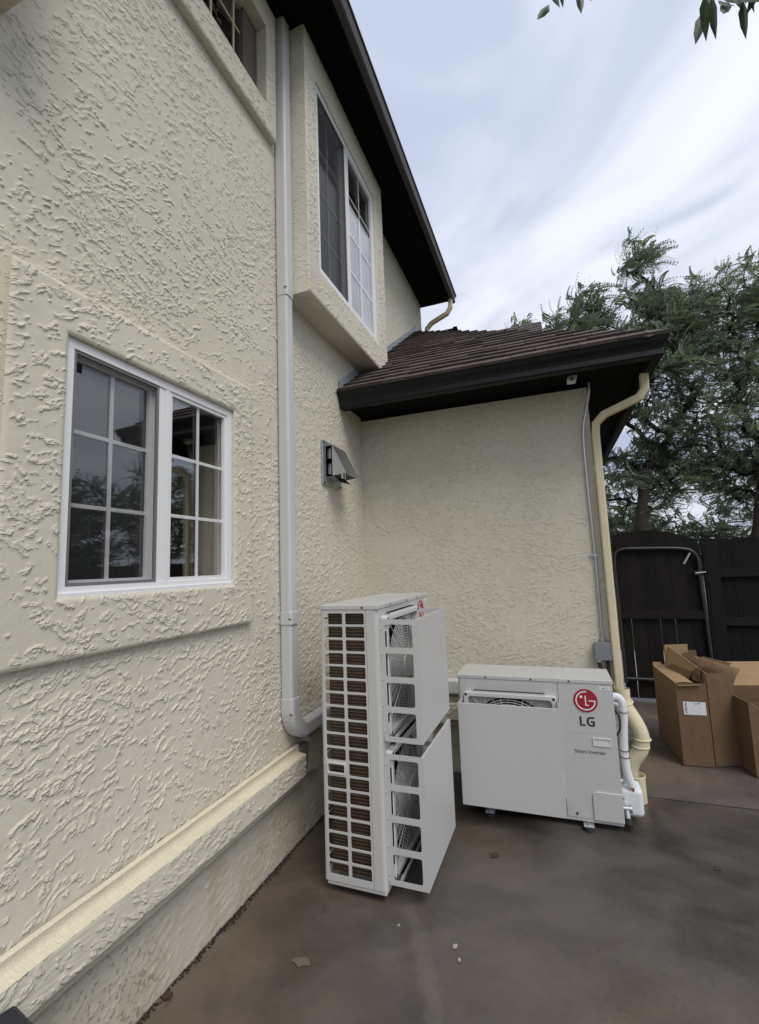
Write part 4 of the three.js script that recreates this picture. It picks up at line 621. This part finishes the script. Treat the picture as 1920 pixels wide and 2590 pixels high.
{
  const tall = thing('outdoor_unit', 'tall white outdoor heat pump with two stacked air guides beside the house wall', 'outdoor unit', [0.69, 0, -2.292]);
  tall.rotation.y = Math.PI / 2 - 0.012;
  acUnit(tall, 1.38, [{ x: 0.335, y: 1.075, gy0: 0.752, gy1: 1.362 }, { x: 0.335, y: 0.40, gy0: 0.078, gy1: 0.692 }], { rows: 19, pitch: 0.0692, open: 0.058, first: 0.044, grip: 11, emblem: [0.80, 1.33], gripY: 1.0, words: false });
  mesh('sticker', box(0.91, 0.945, 1.385, 1.402, 0.0, 0.0012), M.white, tall);

  const low = thing('outdoor_unit', 'low white outdoor heat pump with a single air guide and dark lettering', 'outdoor unit', [0.892, -0.018, -3.268]);
  const a = acUnit(low, 0.825, [{ x: 0.335, y: 0.475, gy0: 0.142, gy1: 0.752 }], { rows: 11, pitch: 0.0692, open: 0.058, first: 0.05, grip: 5, emblem: [0.80, 0.757], gripY: 0.514, words: true });
  low.position.y = 0;
  mesh('sticker', box(0.886, 0.946, 0.826, 0.846, 0.0002, 0.001), M.white, low);
  { const g = text('A/C 1', 0.0105); g.translate(0.899, 0.831, 0.0004); mesh('sticker_text', g, M.ink, low); }
  { // lower corner access cover with a groove round it
    const s = new THREE.Shape(); s.moveTo(0.797, 0.062); s.lineTo(0.958, 0.062); s.lineTo(0.958, 0.222); s.lineTo(0.83, 0.222); s.quadraticCurveTo(0.797, 0.222, 0.797, 0.19); s.lineTo(0.797, 0.062);
    const g = extrude(s, 0.005, 0.0025, 6); g.translate(0, 0, 0.001); mesh('access_cover', g, M.acPaint, low); const sc = new THREE.CylinderGeometry(0.008, 0.008, 0.004, 12); sc.rotateX(Math.PI / 2); sc.translate(0.70, 0.083, 0.001); mesh('screw', sc, M.acDark, low); }
  // pipework at the service end
  mesh('insulated_pipe', tube([[0.955, 0.76, -0.10], [0.99, 0.765, -0.10], [1.012, 0.74, -0.10], [1.018, 0.66, -0.10], [1.008, 0.54, -0.10], [1.003, 0.42, -0.10], [1.012, 0.30, -0.10], [1.03, 0.235, -0.10]], 0.024, 12, 60), M.foam, low);
  mesh('insulated_pipe', tube([[0.955, 0.70, -0.16], [0.99, 0.70, -0.16], [1.0, 0.66, -0.16], [1.0, 0.4, -0.16], [1.0, 0.2, -0.16]], 0.014, 10, 40), M.foam, low);
  for (const y of [0.675, 0.445, 0.405]) { const t = new THREE.TorusGeometry(0.0255, 0.0022, 6, 20); t.rotateX(Math.PI / 2); t.translate(y > 0.6 ? 1.018 : 1.004, y, -0.10); mesh('cable_tie', t, M.rubber, low); }
  mesh('cable', tube([[0.957, 0.70, -0.05], [0.985, 0.67, -0.055], [0.985, 0.58, -0.06], [0.965, 0.54, -0.06]], 0.006, 6, 20), M.rubber, low);
  mesh('copper_pipe', merge(bar([1.03, 0.24, -0.10], [1.035, 0.16, -0.10], 0.008), bar([0.95, 0.16, -0.10], [1.04, 0.16, -0.10], 0.01)), M.copper, low);
  mesh('valve_cover', rbox(0.955, 1.085, 0.055, 0.222, -0.25, -0.09, 0.03, 4), M.foam, low);
  mesh('service_valve', merge(bar([0.95, 0.12, -0.06], [1.0, 0.12, -0.06], 0.017, 10), bar([0.985, 0.12, -0.06], [0.985, 0.075, -0.035], 0.014, 10), bar([1.0, 0.12, -0.06], [1.012, 0.12, -0.06], 0.022, 6)), M.steel, low);
  mesh('valve_handle', merge(bar([0.985, 0.075, -0.035], [0.985, 0.045, -0.02], 0.019, 10), rbox(0.965, 1.01, 0.02, 0.05, -0.06, -0.02, 0.006)), M.rubber, low);
}

// ---- refrigerant line cover: down the wall, round the elbow, behind both units
{
  const t = thing('line_cover', 'white plastic pipe cover running down the cream wall to the tall unit', 'pipe cover');
  const prof = rrect(0.084, 0.088, 0.016, 3), x = 0.048, zc = -2.482, arc = [];
  for (let k = 0; k <= 10; k++) { const a = k / 10 * Math.PI / 2; arc.push([x, 0.825 - 0.155 * Math.sin(a), zc - 0.155 * (1 - Math.cos(a))]); }
  mesh('upper_duct', sweep(prof, [[x, 5.475, zc], [x, 3.41, zc]], [1, 0, 0]), M.pvc, t);
  mesh('lower_duct', sweep(rrect(0.078, 0.082, 0.016, 3), [[x - 0.003, 3.41, zc], [x - 0.003, 1.36, zc]], [1, 0, 0]), M.pvc, t);
  mesh('coupling', sweep(rrect(0.088, 0.092, 0.017, 3), [[x, 1.385, zc], [x, 1.315, zc]], [1, 0, 0]), M.pvc, t);
  mesh('lower_duct', sweep(rrect(0.078, 0.082, 0.016, 3), [[x - 0.003, 1.32, zc], [x - 0.003, 0.86, zc]], [1, 0, 0]), M.pvc, t);
  mesh('elbow', sweep(rrect(0.088, 0.092, 0.017, 3), [[x, 0.885, zc], ...arc], [1, 0, 0]), M.pvc, t);
  mesh('wall_duct', sweep(rrect(0.08, 0.086, 0.014, 3), [[x, 0.67, zc - 0.15], [x, 0.67, -3.78]], [1, 0, 0]), M.pvc, t);
  mesh('wing_duct', sweep(rrect(0.08, 0.112, 0.014, 3), [[0.09, 0.665, -3.80], [1.75, 0.665, -3.80]], [0, 0, 1]), M.pvc, t);
  mesh('corner_box', rbox(0.006, 0.11, 0.60, 0.735, -3.845, -3.74, 0.012), M.pvc, t);
  for (const [y, w] of [[3.455, 0.022], [1.345, 0.02], [0.80, 0.02]]) mesh('clip_slot', box(x + 0.02, x + 0.02 + w, y, y + 0.005, zc + 0.0445, zc + 0.0475), M.acDark, t);
}
// ---- dryer vent on the wall
{
  const t = thing('vent_hood', 'galvanised vent hood with a sloped lid on the cream wall', 'vent', [0.012, 2.43, -3.185]);
  const P = (x, y, z) => [x, y, z];
  mesh('wall_plate', rbox(-0.006, 0.006, -0.17, 0.17, -0.155, 0.155, 0.002), M.galv, t);
  const cs = rectShape(-0.105, 0.13, 0.004, 0.062); cs.holes.push(rectShape(-0.09, -0.005, 0.02, 0.05, 0, THREE.Path)); cs.holes.push(rectShape(0.03, 0.115, 0.02, 0.05, 0, THREE.Path));
  for (const z of [0.10, -0.11]) { const g = extrude(cs, 0.002); g.rotateZ(Math.PI / 2); g.scale(-1, 1, 1); g.translate(0, 0, z); mesh('collar', g, M.galv, t); }
  mesh('collar_top', box(0.005, 0.062, 0.128, 0.1315, -0.11, 0.10), M.galv, t);
  mesh('collar_core', box(0.004, 0.04, -0.10, 0.125, -0.095, 0.085), M.galv, t);
  const hood = [P(0.062, 0.132, 0.112), P(0.062, 0.132, -0.122), P(0.175, -0.095, -0.122), P(0.175, -0.095, 0.112), P(0.062, -0.105, 0.112), P(0.062, -0.105, -0.122)];
  const k = (p) => p;
  mesh('hood_lid', tri([...hood, P(0.185, -0.112, -0.126), P(0.185, -0.112, 0.116)], [[0, 1, 2, 3], [3, 2, 6, 7]]), M.steel, t);
  mesh('hood_side', tri(hood, [[0, 4, 3]]), M.galv, t); mesh('hood_side', tri(hood, [[1, 2, 5]]), M.galv, t);
  mesh('flap', tri([P(0.066, -0.10, 0.10), P(0.066, -0.10, -0.11), P(0.12, -0.15, -0.09), P(0.11, -0.155, 0.08)], [[0, 1, 2, 3]]), M.rubber, t);
  for (const [y, z] of [[0.155, 0.14], [0.155, -0.14], [-0.155, 0.14], [-0.155, -0.14]]) { const g = new THREE.SphereGeometry(0.008, 8, 6); g.translate(0.007, y, z); mesh('screw', g, M.rubber, t); }
}
// ---- conduit with junction box on the wing
{
  const t = thing('electrical_conduit', 'steel conduit dropping to a grey junction box on the wing corner', 'conduit');
  mesh('pipe', tube([[1.93, 2.99, -3.79], [1.925, 2.92, -3.80], [1.90, 2.80, -3.832], [1.868, 2.67, -3.842], [1.860, 2.58, -3.842], [1.860, 2.2, -3.842], [1.868, 1.7, -3.842], [1.868, 1.05, -3.842]], 0.0105, 10, 90), M.steel, t);
  mesh('connector', merge(bar([1.868, 1.062, -3.842], [1.868, 1.02, -3.842], 0.017, 10), bar([1.868, 1.05, -3.842], [1.868, 1.035, -3.842], 0.021, 6)), M.steel, t);
  mesh('strap', merge(box(1.835, 1.88, 1.655, 1.672, -3.853, -3.84), box(1.857, 1.880, 1.655, 1.672, -3.836, -3.83)), M.steel, t);
  const b = mesh('junction_box', rbox(1.805, 1.917, 0.905, 1.028, -3.852, -3.80, 0.005), M.greyBox, t);
  mesh('box_lid', rbox(1.803, 1.919, 0.903, 1.030, -3.80, -3.796, 0.002), M.greyBox, b);
  for (const [x, y] of [[1.83, 1.012], [1.893, 1.012], [1.893, 0.922]]) { const g = new THREE.CylinderGeometry(0.004, 0.004, 0.003, 8); g.rotateX(Math.PI / 2); g.translate(x, y, -3.7945); mesh('screw', g, M.steel, b); }
  mesh('cable', tube([[1.832, 0.905, -3.825], [1.832, 0.87, -3.825], [1.845, 0.82, -3.82], [1.86, 0.70, -3.80], [1.86, 0.55, -3.74]], 0.012, 8, 30), M.rubber, t);
  mesh('cable', tube([[1.885, 0.905, -3.825], [1.886, 0.86, -3.825], [1.886, 0.8, -3.82], [1.886, 0.68, -3.79], [1.88, 0.6, -3.73]], 0.012, 8, 30), M.rubber, t);
  mesh('gland', merge(bar([1.832, 0.906, -3.825], [1.832, 0.885, -3.825], 0.014, 8)), M.white, t);
}
{ // small camera under the eave
  const t = thing('camera', 'small white camera under the black wing soffit', 'camera', [1.808, 3.0, -3.645]);
  mesh('mount', rbox(-0.03, 0.03, -0.012, 0.0, -0.025, 0.025, 0.003), M.white, t); mesh('body', rbox(-0.042, 0.022, -0.05, -0.012, -0.03, 0.035, 0.01), M.white, t);
  mesh('lens', (() => { const g = new THREE.CylinderGeometry(0.014, 0.016, 0.012, 14); g.rotateX(Math.PI / 2); g.translate(-0.01, -0.032, 0.038); return g; })(), M.greyBox, t);
}
{ // drain stub the downspout empties into
  const pts = [[0.052, 0], [0.058, 0.0], [0.058, 0.155], [0.061, 0.16], [0.061, 0.168], [0.052, 0.168], [0.050, 0.02]].map((p) => new THREE.Vector2(...p));
  const g = new THREE.LatheGeometry(pts, 28); g.translate(1.985, 0, -3.725); single('drain_pipe', 'short cream drain pipe standing open on the patio under the downspout', 'drain pipe', g, M.smoothPaint);
}
// ---- cardboard boxes
{
  const card = tex(512, 512, (x, y) => { const v = 0.86 + 0.2 * (fbm(x * 6, y * 9, 4) - 0.5) + 0.12 * (vnoise(x * 3, y * 220) - 0.5) + 0.1 * (fbm(x * 90, y * 90, 2) - 0.5); return [v, v * 0.985, v * 0.96].map(toS); }, true, 1.6);
  const kraft = std([0.17, 0.105, 0.058], 0.85, { map: card }), kraftIn = std([0.40, 0.27, 0.15], 0.85, { map: card });
  const wallsOf = (w, d, h, t = 0.006) => [box(0, w, 0, h, -t, 0), box(0, w, 0, h, -d, -d + t), box(0, t, 0, h, -d + t, -t), box(w - t, w, 0, h, -d + t, -t), box(t, w - t, 0.001, t, -d + t, -t)];
  const flap = (name, p, a, b, n, len, ang, parent, mat, curl = 0) => { // hinge p + a..b, leaning by ang from vertical towards n
    const A = V(...a), Bv = V(...b), N = V(...n), seg = 5, verts = [], t = 0.005;
    for (let k = 0; k <= seg; k++) { const s = k / seg, th = ang + curl * s, o = N.clone().multiplyScalar(Math.sin(th) * len * s).add(V(0, Math.cos(th) * len * s, 0)), nn = N.clone().multiplyScalar(Math.cos(th) * t).add(V(0, -Math.sin(th) * t, 0)); for (const q of [A, Bv]) { const r = q.clone().add(o); verts.push(r.toArray(), r.clone().add(nn).toArray()); } }
    const f = []; for (let k = 0; k < seg; k++) { const i = k * 4; f.push([i, i + 2, i + 6, i + 4], [i + 1, i + 5, i + 7, i + 3], [i, i + 4, i + 5, i + 1], [i + 2, i + 3, i + 7, i + 6]); } f.push([0, 1, 3, 2], [seg * 4, seg * 4 + 2, seg * 4 + 3, seg * 4 + 1]);
    return mesh(name, tri(verts, f), mat, parent);
  };
  // narrow box with the shipping label
  const b1 = thing('cardboard_box', 'narrow cardboard box with a white shipping label and torn flaps', 'box', [2.412, 0, -4.418], 'cardboard boxes by the gate');
  b1.rotation.y = 0.06;
  { const w = 0.213, d = 0.67, h = 0.625; mesh('carton', merge(...wallsOf(w, d, h)), kraft, b1);
    flap('flap', 0, [0, h, -d], [0, h, -0.01], [1, 0, 0], 0.125, 1.28, b1, kraftIn, 0.25);
    flap('flap', 0, [0.005, h, -d], [w * 0.35, h, -d], [0, 0, -1], 0.03, 0.3, b1, kraftIn); flap('flap', 0, [w * 0.62, h, -d], [w + 0.03, h, -d], [0, 0, -1], 0.13, 0.12, b1, kraftIn); flap('flap', 0, [w + 0.05, h, -d - 0.01], [w + 0.16, h, -d - 0.01], [0, 0, -1], 0.14, 0.05, b1, kraft);
    flap('flap', 0, [w - 0.01, h, -d + 0.06], [w - 0.01, h, -0.06], [-1, 0, 0], 0.15, 0.5, b1, kraft, -0.9);
    flap('flap', 0, [0.015, h - 0.02, -0.008], [w * 0.8, h - 0.01, -0.008], [0, 0, 1], 0.03, 1.3, b1, kraftIn);
    flap('torn_sheet', 0, [0.06, h - 0.14, -0.5], [0.15, h - 0.14, -0.2], [0.95, 0, 0.2], 0.30, -0.5, b1, kraft, 1.1);
    flap('torn_sheet', 0, [0.12, h - 0.16, -0.52], [0.19, h - 0.16, -0.25], [0.95, 0, 0.2], 0.33, -0.4, b1, kraft, 1.0);
    const cv = document.createElement('canvas'); cv.width = 256; cv.height = 160; const c = cv.getContext('2d'); c.fillStyle = '#d9dbde'; c.fillRect(0, 0, 256, 160); c.fillStyle = '#33363c'; const r = rngOf(5);
    for (let k = 0; k < 26; k++) c.fillRect(14 + (r() < 0.5 ? 0 : 4), 14 + k * 5, 20 + r() * 6, 2 + r() * 2); c.fillStyle = '#777b82'; for (let k = 0; k < 10; k++) c.fillRect(96 + (k % 2) * 70, 20 + k * 12, 20 + r() * 50, 2); c.fillStyle = '#2c2e33'; c.fillRect(140, 16, 14, 18); c.fillRect(168, 12, 24, 10);
    const lt = new THREE.CanvasTexture(cv); lt.colorSpace = THREE.SRGBColorSpace; const lg = new THREE.PlaneGeometry(0.155, 0.098); lg.translate(0.117, 0.435, 0.0012); mesh('shipping_label', lg, new THREE.MeshStandardMaterial({ map: lt, roughness: 0.6, side: THREE.DoubleSide }), b1); }
  const b2 = thing('cardboard_box', 'taller plain cardboard box with one wide flap raised, between two others', 'box', [2.636, 0, -4.452], 'cardboard boxes by the gate');
  b2.rotation.y = 0.33;
  { const w = 0.207, d = 0.56, h = 0.615; mesh('carton', merge(...wallsOf(w, d, h)), kraft, b2);
    const f = flap('flap', 0, [0, h, -0.004], [w, h, -0.004], [0, 0, 1], 0.085, -0.02, b2, kraft); 
    mesh('flap', hexa([0.004, h, -d], [0.010, h, -d], [0.010, h, -0.006], [0.004, h, -0.006], [0.03, h + 0.21, -d + 0.02], [0.036, h + 0.21, -d + 0.02], [0.012, h + 0.085, -0.01], [0.006, h + 0.085, -0.01]), kraftIn, b2);
    flap('flap', 0, [0, h, -d], [w, h, -d], [0, 0, -1], 0.22, -0.12, b2, kraftIn);
    flap('flap', 0, [w, h, -d], [w, h, 0], [1, 0, 0], 0.13, 0.35, b2, kraftIn, 0.2); 
    flap('torn_sheet', 0, [0.16, h - 0.1, -0.5], [0.2, h - 0.1, -0.2], [1, 0, 0], 0.26, 0.1, b2, std([0.16, 0.10, 0.06], 0.9, { map: card }), 0.5); }
  const b3 = thing('cardboard_box', 'wide cardboard box with its lid flaps open, at the end of the row', 'box', [2.852, 0, -4.32], 'cardboard boxes by the gate');
  b3.rotation.y = 0.2;
  { const w = 0.62, d = 0.5, h = 0.53; mesh('carton', merge(...wallsOf(w, d, h)), kraft, b3); flap('flap', 0, [0.01, h, -d], [0.01, h, 0], [1, 0, 0], 0.17, 2.2, b3, kraftIn); flap('flap', 0, [0.02, h, -d], [w, h, -d], [0, 0, -1], 0.2, 0.5, b3, kraftIn); flap('flap', 0, [w, h, -d], [w, h, 0], [1, 0, 0], 0.2, 1.2, b3, kraftIn); }
}
// ---- dark storage bin that just enters the lower left corner
{
  const t = thing('storage_bin', 'dark navy plastic storage bin against the base of the wall', 'bin', [0.115, 0, -0.945]); t.rotation.y = -0.2;
  const navy = std([0.012, 0.014, 0.024], 0.45);
  mesh('body', hexa([0.02, 0, 0.02], [0.46, 0, 0.02], [0.46, 0, 0.6], [0.02, 0, 0.6], [0, 0.45, 0], [0.48, 0.45, 0], [0.48, 0.45, 0.62], [0, 0.45, 0.62]), navy, t); mesh('lid', rbox(-0.012, 0.492, 0.452, 0.50, -0.012, 0.632, 0.015, 3), navy, t);
}
renderer.render(scene, camera);
